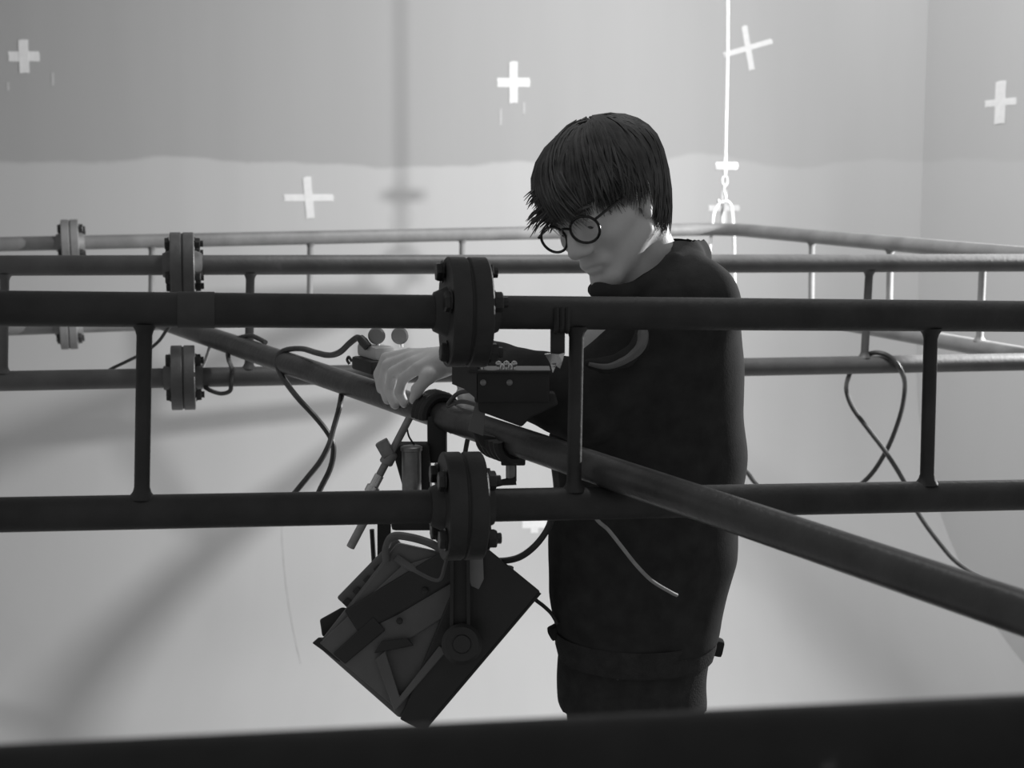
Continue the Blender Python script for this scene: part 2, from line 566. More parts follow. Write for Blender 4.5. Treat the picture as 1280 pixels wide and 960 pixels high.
def rung(parent, a, b, paint, r=RUNG_R):
    m = MB()
    d = (b - a).normalized(); L = (b - a).length
    s = PIPE_R * 0.80
    prof = [(s, r + 0.008), (s + 0.004, r + 0.0055), (s + 0.009, r + 0.002), (s + 0.016, r), (L - s - 0.016, r), (L - s - 0.009, r + 0.002), (L - s - 0.004, r + 0.0055), (L - s, r + 0.008)]
    m.lathe(a, d, prof, 16)
    return m.build('rung', paint, parent, angle=40)

def chord(parent, pts, paint, r=PIPE_R):
    m = MB(); m.sweep(pts, r, 28)
    return m.build('chord', paint, parent, angle=40)

# near truss
NT = (at(0, 385.6, 1.935), at(1280, 395.5, 2.24))
NL = (at(0, 643.5, 1.935), at(1280, 618.5, 2.24))
def ext(L, x): return on_line(L[0], L[1], x)
near = thing('ladder_truss', 'nearest black pipe ladder truss with flanged joint, crossing in front of the person', 'truss', (NT[0] + NT[1]) / 2)
for L, fx, ph in ((NT, 582, 18), (NL, 577, 48)):
    c = ext(L, fx); d = (L[1] - L[0]).normalized()
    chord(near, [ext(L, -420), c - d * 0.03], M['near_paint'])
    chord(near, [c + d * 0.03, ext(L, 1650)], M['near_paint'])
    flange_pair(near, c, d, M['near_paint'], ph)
for xt, xb in ((-330, -336), (181, 177), (721, 717), (1164, 1158), (1560, 1552)):
    rung(near, ext(NT, xt), ext(NL, xb), M['near_paint'])
m = MB(); dn = (NT[1] - NT[0]).normalized()
m.lathe(ext(NT, 222), dn, [(0, PIPE_R + 0.0003), (0.0005, PIPE_R + 0.0012), ((ext(NT, 268) - ext(NT, 222)).length, PIPE_R + 0.0012), ((ext(NT, 268) - ext(NT, 222)).length + 0.0005, PIPE_R + 0.0003)], 28)
o = m.build('tape_band', M['band'], near); o['label'] = 'band of lighter grey tape wrapped round the upper pipe'

# middle truss
MT = (at(0, 332, 3.40), at(1280, 328.5, 3.965))
ML = (at(0, 476.4, 3.40), at(1280, 452.3, 3.965))
mid = thing('ladder_truss', 'middle glare-lightened pipe ladder truss behind the person, flanges at left and cable loop at right', 'truss', (MT[0] + MT[1]) / 2)
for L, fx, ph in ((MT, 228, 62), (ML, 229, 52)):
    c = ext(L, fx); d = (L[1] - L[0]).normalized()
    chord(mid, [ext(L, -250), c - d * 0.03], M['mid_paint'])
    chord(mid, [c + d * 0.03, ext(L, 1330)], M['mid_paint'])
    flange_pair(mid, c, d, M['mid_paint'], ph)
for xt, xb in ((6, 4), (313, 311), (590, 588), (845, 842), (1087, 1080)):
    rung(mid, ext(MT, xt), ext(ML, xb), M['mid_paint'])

# far truss with its bend and the leg that runs back towards the camera on the right
CY, EY = 5.59, 4.29
FT0 = at(30, 304.7, 4.90); FC = at(908, 286, CY); FE = at(1200, 312, EY)
FL0 = at(30, 410, 4.90); LC = FC - Vector((0, 0, 0.285)); LE = at(1200, 430, EY)
far = thing('ladder_truss', 'farthest lamp-lightened pipe ladder truss, bent at the sling and running forward on the right', 'truss', FC)
def bent(A, C, B, r=0.16, n=8):
    a = (A - C).normalized(); b = (B - C).normalized()
    p0 = C + a * r; p2 = C + b * r
    return [p0 * (1 - t) ** 2 + C * 2 * t * (1 - t) + p2 * t * t for t in [i / n for i in range(n + 1)]]
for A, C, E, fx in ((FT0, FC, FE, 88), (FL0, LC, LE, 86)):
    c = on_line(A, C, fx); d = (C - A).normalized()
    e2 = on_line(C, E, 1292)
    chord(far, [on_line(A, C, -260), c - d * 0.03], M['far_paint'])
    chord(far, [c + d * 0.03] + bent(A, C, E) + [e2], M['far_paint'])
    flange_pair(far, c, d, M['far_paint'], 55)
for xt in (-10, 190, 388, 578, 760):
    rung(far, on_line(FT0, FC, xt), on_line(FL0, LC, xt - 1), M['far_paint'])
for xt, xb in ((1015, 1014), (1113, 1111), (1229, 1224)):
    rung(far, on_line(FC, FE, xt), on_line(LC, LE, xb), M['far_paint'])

# diagonal pipe
DA, DB = at(225, 408.5, 3.66), at(1280, 766.5, 1.477)
DD = (DB - DA).normalized()
def diag(x): return on_line(DA, DB, x)
m = MB(); m.sweep([diag(150), diag(1500)], PIPE_R, 28)
dp = m.build('diagonal_pipe', M['diag_paint'], None); tag(dp, 'long worn diagonal pipe running from the far left down to the near right', 'pipe')

# foreground pipe
GA, GB = at(0, 993, 0.72), at(1280, 924, 0.80)
m = MB(); m.sweep([GA + (GA - GB) * 0.6, GB + (GB - GA) * 0.6], 0.0255, 36)
gp = m.build('foreground_pipe', M['front_paint'], None); tag(gp, 'blurred black pipe along the bottom edge, closest to the camera', 'pipe')

# ------------------------------------------------------------------ wire rope and sling at the bend
t = thing('wire_rope_hanger', 'bright thin wire rope hanger carrying the bend of the far truss', 'hanger', FC)
RY = CY
top = at(912, -560, RY)
m = MB(); m.sweep([top, at(909.5, 60, RY), at(906.5, 200, RY)], 0.0062, 8); m.build('wire', M['wire'], t)
m = MB()
m.sweep([at(907, 192, RY), at(906, 203, RY), at(906, 214, RY), at(906, 220, RY)], [0.007, 0.009, 0.009, 0.007], 10)
m.build('ferrule', M['wire'], t)
m = MB(); m.box(at(908, 207.5, RY), 0.088, 0.022, 0.030, bev=0.009); m.build('clamp_bar', M['wire'], t)
def link_ring(c, rw, rh, r, yaw):
    pts = []
    for i in range(17):
        a = 2 * math.pi * i / 16
        h = Vector((math.cos(yaw), math.sin(yaw), 0))
        pts.append(c + h * math.sin(a) * rw + Vector((0, 0, 1)) * math.cos(a) * rh)
    m = MB(); m.sweep(pts, r, 8, caps=False); return m
link_ring(at(906, 226, RY), 0.010, 0.020, 0.0035, 0.1).build('chain_link', M['wire'], t)
link_ring(at(905, 236, RY), 0.008, 0.018, 0.003, 1.5).build('chain_link', M['wire'], t)
m = MB()
m.sweep(smooth_path([at(906, 241, RY), at(907, 247, RY), at(905, 253, RY), at(900, 255, RY), at(898, 250, RY)]), 0.005, 8); m.build('hook', M['dsteel'], t)
for pts in ([(880, 372), (885, 330), (889, 295), (892, 268), (898, 256), (904, 253), (903, 262), (903, 284)],
            [(905, 251), (911, 253), (915, 262), (917, 290), (918, 330), (918, 376)]):
    n = len(pts)
    q = []
    for i, (x, y) in enumerate(pts):
        off = -0.034 if pts[0][0] == 880 and i < 4 else (-0.034 if i > 2 and pts[0][0] == 905 else (0.0 if i < n - 2 else 0.034))
        q.append(at(x, y, RY + off))
    m = MB(); m.sweep(smooth_path(q), 0.0062, 8); o = m.build('sling_strand', M['wire'], t)

# ------------------------------------------------------------------ cables
def cable(name, label, pts, r, material, cat='cable', group=None):
    m = MB(); m.sweep(smooth_path([at(x, y, Y) for x, y, Y in pts], 7), r, 8)
    o = m.build(name, material, None)
    return tag(o, label, cat, group)

mlY = lambda x: on_line(ML[0], ML[1], x).y
cable('power_cable', 'dark cable hung in a crossed loop over the middle truss at right', [
    (880, 560, 3.9), (928, 585, 3.9), (947, 606, 3.92), (985, 627, 3.95), (1035, 628, 3.97), (1080, 602, 3.97), (1107, 565, 3.96), (1125, 520, 3.95), (1131, 485, 3.94), (1127, 465, mlY(1127) - 0.036),
    (1115, 448, mlY(1115) - 0.03), (1099, 441, mlY(1099) - 0.01), (1082, 444, mlY(1082) + 0.02), (1068, 456, mlY(1066) + 0.035), (1061, 470, mlY(1061) + 0.03), (1058, 487, 3.95), (1066, 510, 3.93), (1088, 540, 3.92), (1107, 565, 3.91),
    (1130, 602, 3.9), (1147, 640, 3.88), (1173, 677, 3.86), (1200, 706, 3.84), (1250, 735, 3.8), (1330, 770, 3.75)], 0.0066, M['rubber_grey'])
dY = lambda x: diag(x).y
cable('power_cable', 'dark cable looped once round the diagonal pipe at left, ending in the black plug', [
    (390, 636, 3.02), (400, 612, 2.95), (413, 585, 2.95), (417, 560, 2.95), (411, 543, 2.95), (395, 522, 2.95), (372, 497, 2.96), (355, 474, dY(352) - 0.045), (346.5, 455, dY(348) - 0.042), (349, 443, dY(350) - 0.03),
    (360, 437, dY(360)), (378, 436, dY(378) + 0.02), (396, 441, 2.92), (412, 444, 2.86), (425, 440, 2.80), (437, 429, 2.76), (447, 422, 2.74), (452, 426, 2.73)], 0.0062, M['rubber_grey'])
cable('power_cable', 'dark cable dropping from beneath the diagonal pipe and crossing the looped one at left', [
    (430, 468, dY(430) + 0.03), (428, 487, dY(428) + 0.01), (424, 510, 2.80), (417, 535, 2.84), (411, 556, 2.89), (400, 577, 2.92), (385, 596, 2.95), (371, 613, 2.97), (352, 636, 3.0)], 0.0058, M['rubber_grey'])
cable('power_cable', 'thin cable wound round the middle truss beside the left lower flange', [
    (256, 484, mlY(256) - 0.01), (265, 489, mlY(265) - 0.025), (277, 492, mlY(277) - 0.03), (287, 489, mlY(287) - 0.03), (289, 481, mlY(289) - 0.034), (290, 462, mlY(290) - 0.03), (286, 450, dY(286) - 0.034), (285, 437, dY(285) - 0.036), (290, 428, dY(290) - 0.03), (300, 422, dY(300)), (315, 420, dY(315) + 0.03), (332, 428, dY(332) + 0.032)], 0.0055, M['rubber_grey'])
cable('signal_cable', 'thin dark cable slanting down to the middle truss left of its lower flange', [
    (216, 404, 3.52), (208, 413, 3.54), (198, 427, 3.56), (180, 441, 3.56), (158, 452, 3.55), (136, 463, 3.55), (128, 472, mlY(128) + 0.03)], 0.0042, M['rubber_grey'])
cable('tie_cord', 'short pale cord tied between the diagonal pipe and the middle truss', [
    (265, 420, dY(265) + 0.026), (263, 430, dY(263) + 0.02), (258, 447, 3.56), (252, 462, 3.575), (251, 470, mlY(251) - 0.026)], 0.0042, M['cord'], cat='cord')

# ------------------------------------------------------------------ connector on the diagonal pipe beside the hand
ux = DD; 
un = Vector((0, 0, 1)) - DD * DD.z; un.normalize()
uy = un.cross(ux).normalized()
RD = Matrix((ux, uy, un)).transposed()
t = thing('cable_connector', 'pale cable connector with two round grey knobs on the diagonal pipe beside the hand', 'connector', diag(470) + un * PIPE_R)
cb = at(466, 456, dY(472))
m = MB(); m.box(cb, 0.085, 0.05, 0.026, RD, bev=0.006); m.build('base', M['lamp_dark'], t)
cbt = at(470, 439, dY(472) + 0.01)
m = MB(); m.box(cbt, 0.080, 0.044, 0.026, RD, bev=0.008); m.build('body', M['pale_plastic'], t)
for x in (471, 500):
    c = at(x, 419.5, dY(472) + 0.005)
    m = MB(); m.lathe(c - Vector((0, 0.008, 0)), Vector((0, 1, 0)), [(0, 0.013), (0.003, 0.0165), (0.013, 0.0165), (0.016, 0.013)], 24)
    kb = m.build('knob', M['grey_plastic'], t); kb['label'] = 'round grey knob'
    m = MB(); m.tube(c, at(x + 2, 434, dY(472) + 0.005), 0.004, 10); m.build('screw', M['steel'], kb)
m = MB(); m.sweep([at(450, 422, 2.73), at(454, 427, 2.725), at(460, 434, 2.72)], [0.0075, 0.0095, 0.0085], 12); m.build('plug', M['rubber'], t)
m = MB(); m.sweep(smooth_path([at(437, 455, dY(437)), at(434, 450, dY(437)), at(436, 446, dY(437)), at(440, 452, dY(437))]), 0.003, 6); m.build('hook', M['rubber'], t)

# ------------------------------------------------------------------ hanging floodlight
LY = 2.50
PX = LY / FPX
LC0 = at(560, 800, LY)            # middle of the lamp body
LYAW = math.radians(14)           # lamp turned so a little of its back shows
e1 = Vector((0.646, 0, 0.763))    # along the front face, up to the right
e2 = Vector((0.763, 0, -0.646))   # where the lamp points, down to the right
ey = Vector((0, 1, 0))
lw = ray(560, 790).normalized()    # the lamp has swung so that its side faces the camera squarely
def lp(px, py, w=0.0):
    """point of the lamp seen at photo px,py; w = metres behind its middle plane"""
    return at(px, py, LY) + lw * w
def slab(poly, w0, w1):
    m = MB(); m.prism([lp(x, y, w0) for x, y in poly], lw * (w1 - w0)); return m
def bevelled(o, w=0.003, seg=2):
    md = o.modifiers.new('bevel', 'BEVEL'); md.width = w; md.segments = seg; md.limit_method = 'ANGLE'; md.angle_limit = math.radians(40)
    return o
lamp = thing('floodlight', 'black square floodlight with yoke hanging tilted from the diagonal pipe', 'lamp', lp(560, 640))
HW = 0.135
bevelled(slab([(503, 893), (530, 907), (669, 742), (604, 689), (575, 716)], -HW - 0.012, HW + 0.012).build('front_housing', M['lamp'], lamp, smooth=False))
bevelled(slab([(404, 806), (503, 893), (590, 790), (640, 712), (575, 700), (500, 683)], -HW, HW).build('housing', M['lamp_panel'], lamp, smooth=False), 0.006)
# bezel and glass on the lower right face
n2 = Vector((0.763, 0, -0.646))
ca, cb_ = lp(530, 906), lp(668, 743)
m = MB()
for w0, w1 in ((-HW - 0.012, -HW + 0.012), (HW - 0.012, HW + 0.012)):
    m.prism([ca + lw * w0, cb_ + lw * w0, cb_ + lw * w1, ca + lw * w1], n2 * 0.004)
u = (cb_ - ca).normalized()
for a0 in (ca, cb_ - u * 0.024):
    m.prism([a0 + lw * -HW, a0 + u * 0.024 + lw * -HW, a0 + u * 0.024 + lw * HW, a0 + lw * HW], n2 * 0.004)
m.build('bezel', M['lamp_dark'], lamp, smooth=False)
m = MB(); m.prism([ca + u * 0.02 - lw * (HW - 0.01), cb_ - u * 0.02 - lw * (HW - 0.01), cb_ - u * 0.02 + lw * (HW - 0.01), ca + u * 0.02 + lw * (HW - 0.01)], n2 * 0.002)
m.build('front_glass', M['glass'], lamp, smooth=False)
# raised plates on the side that faces the camera
sp = slab([(408, 803), (500, 882), (487, 812), (520, 795), (556, 772), (600, 716), (545, 700), (505, 712)], -HW - 0.008, -HW + 0.002).build('side_plate', M['lamp_panel'], lamp, smooth=False)
bevelled(sp, 0.002)
rib = slab([(474, 822), (486, 812), (503, 866), (550, 806), (558, 813), (497, 884)], -HW - 0.018, -HW - 0.006).build('side_rib', M['lamp_panel'], lamp, smooth=False)
bevelled(rib, 0.002)
bevelled(slab([(473, 815), (482, 801), (512, 797), (520, 806), (490, 812)], -HW - 0.022, -HW - 0.006).build('side_rib', M['lamp'], lamp, smooth=False), 0.002)
bevelled(slab([(424, 816), (472, 772), (486, 788), (438, 828)], -HW - 0.014, -HW - 0.002).build('side_rib', M['lamp'], lamp, smooth=False), 0.002)
# rear parts: ballast box with fins, terminal block, back lip
bx = bevelled(slab([(427, 749), (440, 761), (513, 694), (498, 676)], -HW * 0.9, HW * 0.9).build('ballast_box', M['lamp_panel'], lamp, smooth=False), 0.004)
bevelled(slab([(437, 764), (560, 690), (585, 720), (500, 770), (455, 792)], -HW - 0.012, HW + 0.004).build('rear_housing', M['lamp'], lamp, smooth=False), 0.004)
for i in range(5):
    f0 = i / 5.0
    a = Vector((430 + 62 * f0, 752 - 66 * f0, 0)); 
    slab([(a.x + 4, a.y + 3), (a.x + 14, a.y + 13), (a.x + 20, a.y + 8), (a.x + 10, a.y - 3)], -HW * 0.95, -HW * 0.85).build('fin', M['lamp'], bx, smooth=False)
bevelled(slab([(406, 775), (433, 760), (462, 768), (430, 800), (409, 795)], -HW * 0.8, HW * 0.6).build('terminal_block', M['lamp'], lamp, smooth=False), 0.003)
bevelled(slab([(399, 803), (407, 796), (437, 815), (431, 826)], -HW - 0.004, HW).build('back_lip', M['lamp'], lamp, smooth=False), 0.002)
for x, y in ((533, 742), (503, 777), (571, 745)):
    m = MB(); m.lathe(lp(x, y, -HW - 0.016), -lw, [(0, 0.006), (0.003, 0.006), (0.004, 0.004)], 8); m.build('screw', M['bolt'], lamp)
# yoke: near arm, far arm, crossbar, pivot knobs
WN = -HW - 0.040
yk = MB()
yk.prism([lp(563, 640, WN), lp(585, 640, WN), lp(586, 815, WN), lp(562, 815, WN)], lw * 0.006)
yk.prism([lp(563, 640, WN), lp(567, 640, WN), lp(566, 800, WN), lp(562, 800, WN)], lw * -0.010)
yk.prism([lp(581, 640, WN), lp(585, 640, WN), lp(586, 800, WN), lp(582, 800, WN)], lw * -0.010)
yk.prism([lp(466, 640, HW + 0.03), lp(484, 640, HW + 0.03), lp(484, 760, HW + 0.03), lp(466, 760, HW + 0.03)], lw * 0.006)
a, b = lp(574, 640, WN), lp(475, 640, HW + 0.034)
dd = (b - a).normalized(); pp = dd.cross(Vector((0, 0, 1))).normalized() * 0.014
yk.prism([a - pp, a + pp, b + pp, b - pp], Vector((0, 0, 0.008)))
yo = yk.build('yoke', M['lamp_dark'], lamp, smooth=False)
m = MB(); m.lathe(lp(576, 804, -HW), -lw, [(0, 0.012), (0.036, 0.012), (0.040, 0.030), (0.046, 0.034), (0.060, 0.034), (0.066, 0.028), (0.067, 0.016), (0.072, 0.014)], 28)
m.build('tilt_knob', M['lamp'], lamp)
m = MB(); m.tube(lp(460, 655, HW), lp(464, 722, HW), 0.0045, 8); m.build('safety_rod', M['lamp_dark'], lamp)
# handle loop on the back and fabric tag
hpt = [lp(x, y, -HW - 0.006) for x, y in ((487, 706), (487, 690), (495, 677), (515, 678), (541, 686), (557, 698), (556, 712), (548, 728), (520, 716), (498, 702))]
m = MB(); m.sweep(smooth_path(hpt), 0.0068, 10); o = m.build('carry_handle', M['handle'], lamp); o['label'] = 'grey strap handle loop'
m = MB()
tp = [(581, 700), (592, 694), (601, 703), (602, 728), (596, 740), (587, 736), (582, 718)]
m.prism([lp(x, y, -HW - 0.028) for x, y in tp], lw * 0.004)
o = bevelled(m.build('tag', M['grey_plastic'], lamp, smooth=False), 0.001); o['label'] = 'grey rounded tag'

# hook clamp that carries the lamp
hk = thing('hook_clamp', 'black hook clamp with steel screw bar holding the floodlight to the diagonal pipe', 'clamp', diag(545))
D0 = diag(545)
m = MB()
arc = []
for i in range(15):
    a = math.radians(-60 + 250 * i / 14)
    arc.append(D0 + un * math.sin(a) * (PIPE_R + 0.009) + uy * math.cos(a) * (PIPE_R + 0.009))
for off in (-0.014, 0.0, 0.014):
    m.sweep([p + DD * off for p in arc], 0.0095, 8)
m.build('hook', M['lamp_dark'], hk)
m = MB(); m.box((D0 + at(548, 565, LY)) / 2 + Vector((0, 0, -0.01)), 0.034, 0.034, 0.085, bev=0.006); m.build('shank', M['lamp_dark'], hk)
m = MB(); m.prism([at(488, 556, LY - 0.02), at(536, 556, LY - 0.02), at(540, 640, LY - 0.02), at(512, 640, LY - 0.02)], ey * 0.04); bevelled(m.build('bracket', M['lamp_dark'], hk, smooth=False), 0.004)
ca = at(515, 645, LY - 0.035)
m = MB(); m.lathe(ca, Vector((0, 0, 1)), [(0, 0.017), (0.115, 0.017), (0.116, 0.019), (0.122, 0.019), (0.124, 0.015)], 24)
o = m.build('spigot', M['dsteel'], hk); o['label'] = 'dull steel spigot'
m = MB(); m.box(at(520, 650, LY), 0.085, 0.05, 0.03, bev=0.008); m.build('swivel', M['lamp_dark'], hk)
sb0, sb1 = at(512, 522, LY - 0.03), at(465, 612, LY - 0.05)
m = MB(); m.sweep([sb0, sb1], 0.0068, 12); o = m.build('screw_bar', M['dsteel'], hk); o['label'] = 'dull steel screw bar'
dsb = (sb1 - sb0).normalized()
m = MB(); m.lathe(sb0 + (sb1 - sb0) * 0.47, dsb, [(0, 0.010), (0.003, 0.0125), (0.022, 0.0125), (0.025, 0.010)], 12); m.build('collar', M['dsteel'], o)
m = MB(); m.box(at(481, 560, LY - 0.045), 0.022, 0.02, 0.028, Matrix.Rotation(-0.5, 3, 'Y'), bev=0.003); m.build('nut_block', M['dsteel'], o)
m = MB(); m.lathe(sb0 + (sb1 - sb0) * 0.80, dsb, [(0, 0.0085), (0.020, 0.0085), (0.022, 0.012), (0.034, 0.012), (0.036, 0.009)], 12); m.build('chrome_tip', M['steel'], o)
m = MB(); m.sweep([sb1, at(456, 650, LY - 0.05), at(438, 684, LY - 0.05)], 0.0075, 12); m.build('grip', M['cord'], o)
m = MB(); m.sweep(smooth_path([at(508, 530, LY - 0.02), at(511, 545, LY - 0.02), at(518, 556, LY - 0.02)]), 0.0018, 6); m.build('retaining_wire', M['rubber'], hk)

# pipe coupler with bolt and lever on the diagonal pipe
cp = thing('pipe_coupler', 'black pipe coupler with bolt and lever under the diagonal pipe, right of the flanges', 'clamp', diag(632))
Dc = diag(632); cY = Dc.y
m = MB()
arc = []
for i in range(17):
    a = math.radians(180 + 190 * i / 16)
    arc.append(Dc + un * math.sin(a) * (PIPE_R + 0.008) + uy * math.cos(a) * (PIPE_R + 0.008))
for off in (-0.028, -0.014, 0.0, 0.014, 0.028):
    m.sweep([p + DD * off for p in arc], 0.0088, 8)
m.build('shell', M['lamp_dark'], cp)
m = MB(); m.prism([at(590, 540, cY - 0.02), at(600, 557, cY - 0.02), at(612, 566, cY - 0.02), at(640, 568, cY - 0.02), at(650, 552, cY - 0.02)], ey * 0.05); bevelled(m.build('jaw', M['lamp_dark'], cp, smooth=False), 0.003)
m = MB(); m.box(at(641.5, 570, cY), 0.040, 0.04, 0.026, bev=0.003); m.build('block', M['lamp_dark'], cp)
m = MB(); m.lathe(at(639, 576, cY), Vector((0, 0, -1)), [(0, 0.009), (0.034, 0.009)], 12); m.build('bolt', M['dsteel'], cp)
m = MB(); m.sweep([at(645, 601, cY - 0.006), at(628, 603, cY - 0.006), at(598, 611, cY - 0.006)], [0.0072, 0.0055, 0.0035], 8); m.build('lever', M['lamp_dark'], cp)

# dark bracket box with wing nuts above the diagonal pipe, in front of the sleeve
bk = thing('mounting_bracket', 'black box bracket with bright wing nuts above the diagonal pipe, in front of the sleeve', 'bracket', at(640, 500, 2.27))
bY = 2.27
m = MB(); m.box(at(640, 481, bY), 0.118, 0.06, 0.050, bev=0.004); m.build('box', M['lamp_dark'], bk)
m = MB(); m.box(at(637, 461.5, bY), 0.128, 0.066, 0.0035, bev=0.001); m.build('top_plate', M['lamp'], bk)
m = MB(); m.prism([at(565, 458, bY - 0.03), at(597, 458, bY - 0.03), at(597, 500, bY - 0.03), at(580, 486, bY - 0.03), at(565, 480, bY - 0.03)], ey * 0.04); o = m.build('end_plate', M['band'], bk, smooth=False); o['label'] = 'grey end plate'
m = MB(); m.prism([at(598, 492, bY - 0.025), at(694, 492, bY - 0.025), at(698, 506, bY - 0.025), at(664, 522, bY - 0.025), at(652, 534, bY - 0.025), at(598, 514, bY - 0.025)], ey * 0.035); bevelled(m.build('clamp_block', M['lamp_dark'], bk, smooth=False), 0.003)
for x in (601, 628, 638):
    c = at(x, 459.5, bY - 0.012)
    m = MB(); m.lathe(c - Vector((0, 0, 0.004)), Vector((0, 0, 1)), [(0, 0.0055), (0.006, 0.005), (0.010, 0.003)], 10)
    m.ball(c + Vector((0.006, 0, 0.006)), 0.005, 0.002, 0.005, n=8, m=6); m.ball(c + Vector((-0.006, 0, 0.006)), 0.005, 0.002, 0.005, n=8, m=6)
    o = m.build('wing_nut', M['steel'], bk); o['label'] = 'bright steel wing nut'
for x, y in ((604, 478), (637, 478)):
    m = MB(); m.lathe(at(x, y, bY - 0.029), Vector((0, -1, 0)), [(0, 0.005), (0.003, 0.005), (0.004, 0.003)], 10); m.build('screw', M['dsteel'], bk)
m = MB(); m.prism([at(597, 495, bY - 0.02), at(608, 495, bY - 0.02), at(604, 545, bY - 0.02), at(585, 538, bY - 0.02)], ey * 0.03); m.build('foot_plate', M['lamp_panel'], bk, smooth=False)
for q in ([(560, 505, 2.40), (572, 492, 2.36), (590, 488, 2.31), (604, 487, 2.275)], [(560, 508, 2.41), (575, 502, 2.36), (592, 505, 2.31), (604, 512, 2.28)]):
    m = MB(); m.sweep(smooth_path([at(*p) for p in q]), 0.0036, 8); m.build('lead', M['rubber'], bk)

# clip with silver tip under the upper near chord
cl = thing('pipe_clip', 'black clip with crumpled silver tip hanging under the upper near pipe', 'clip', ext(NT, 702))
cY2 = ext(NT, 702).y
m = MB()
arc = [ext(NT, 702) + Vector((0, math.cos(a), math.sin(a))) * (PIPE_R + 0.003) for a in [math.radians(-200 + 220 * i / 14) for i in range(15)]]
for off in (-0.008, 0.0, 0.008):
    m.sweep([p + Vector((off, 0.15 * off, 0)) for p in arc], 0.0042, 6)
m.build('band', M['lamp_dark'], cl)
m = MB(); m.box(at(697, 425, cY2), 0.021, 0.016, 0.045, bev=0.003); m.build('body', M['lamp_dark'], cl)
m = MB()
random.seed(4)
tipo = [(681, 443), (690, 442), (698, 443), (706, 441), (703, 452), (700, 461), (695, 457), (691, 466), (688, 455)]
fr_ = [at(x, y, cY2 - 0.010 - 0.004 * ((i * 7) % 3)) for i, (x, y) in enumerate(tipo)]
m.prism(fr_, ey * 0.010)
o = m.build('tip', M['steel'], cl, smooth=False); o['label'] = 'crumpled bright silver tip'

# lamp cables
cable('lamp_cable', 'black lamp cable curving from the diagonal pipe down and back to the floodlight', [
    (683, 552, 2.235), (690, 570, 2.225), (694, 590, 2.235), (696, 615, 2.25), (692, 640, 2.27), (684, 662, 2.29), (668, 683, 2.31), (648, 697, 2.34), (625, 701, 2.38), (606, 697, 2.43), (596, 700, 2.46)], 0.0056, M['rubber'])
cable('lamp_cable', 'thin dark cable from the right corner of the floodlight to the hoodie hem', [
    (598, 690, 2.46), (640, 726, 2.45), (667, 748, 2.44), (680, 758, 2.43), (690, 768, 2.42), (697, 780, 2.41)], 0.0036, M['rubber_grey'])
cable('lamp_cable', 'short black lead hanging between the hook clamp and the lower flange', [
    (588, 540, 2.46), (584, 552, 2.46), (580, 575, 2.47), (575, 600, 2.48)], 0.0042, M['rubber'])
cable('hanging_cord', 'pale thin cord hanging slantwise in front of the hoodie', [
    (728, 618, 2.275), (745, 648, 2.27), (760, 662, 2.265), (776, 682, 2.265), (795, 706, 2.265), (815, 726, 2.265), (838, 740, 2.275), (846, 744, 2.285)], 0.0032, M['cord'], cat='cord')

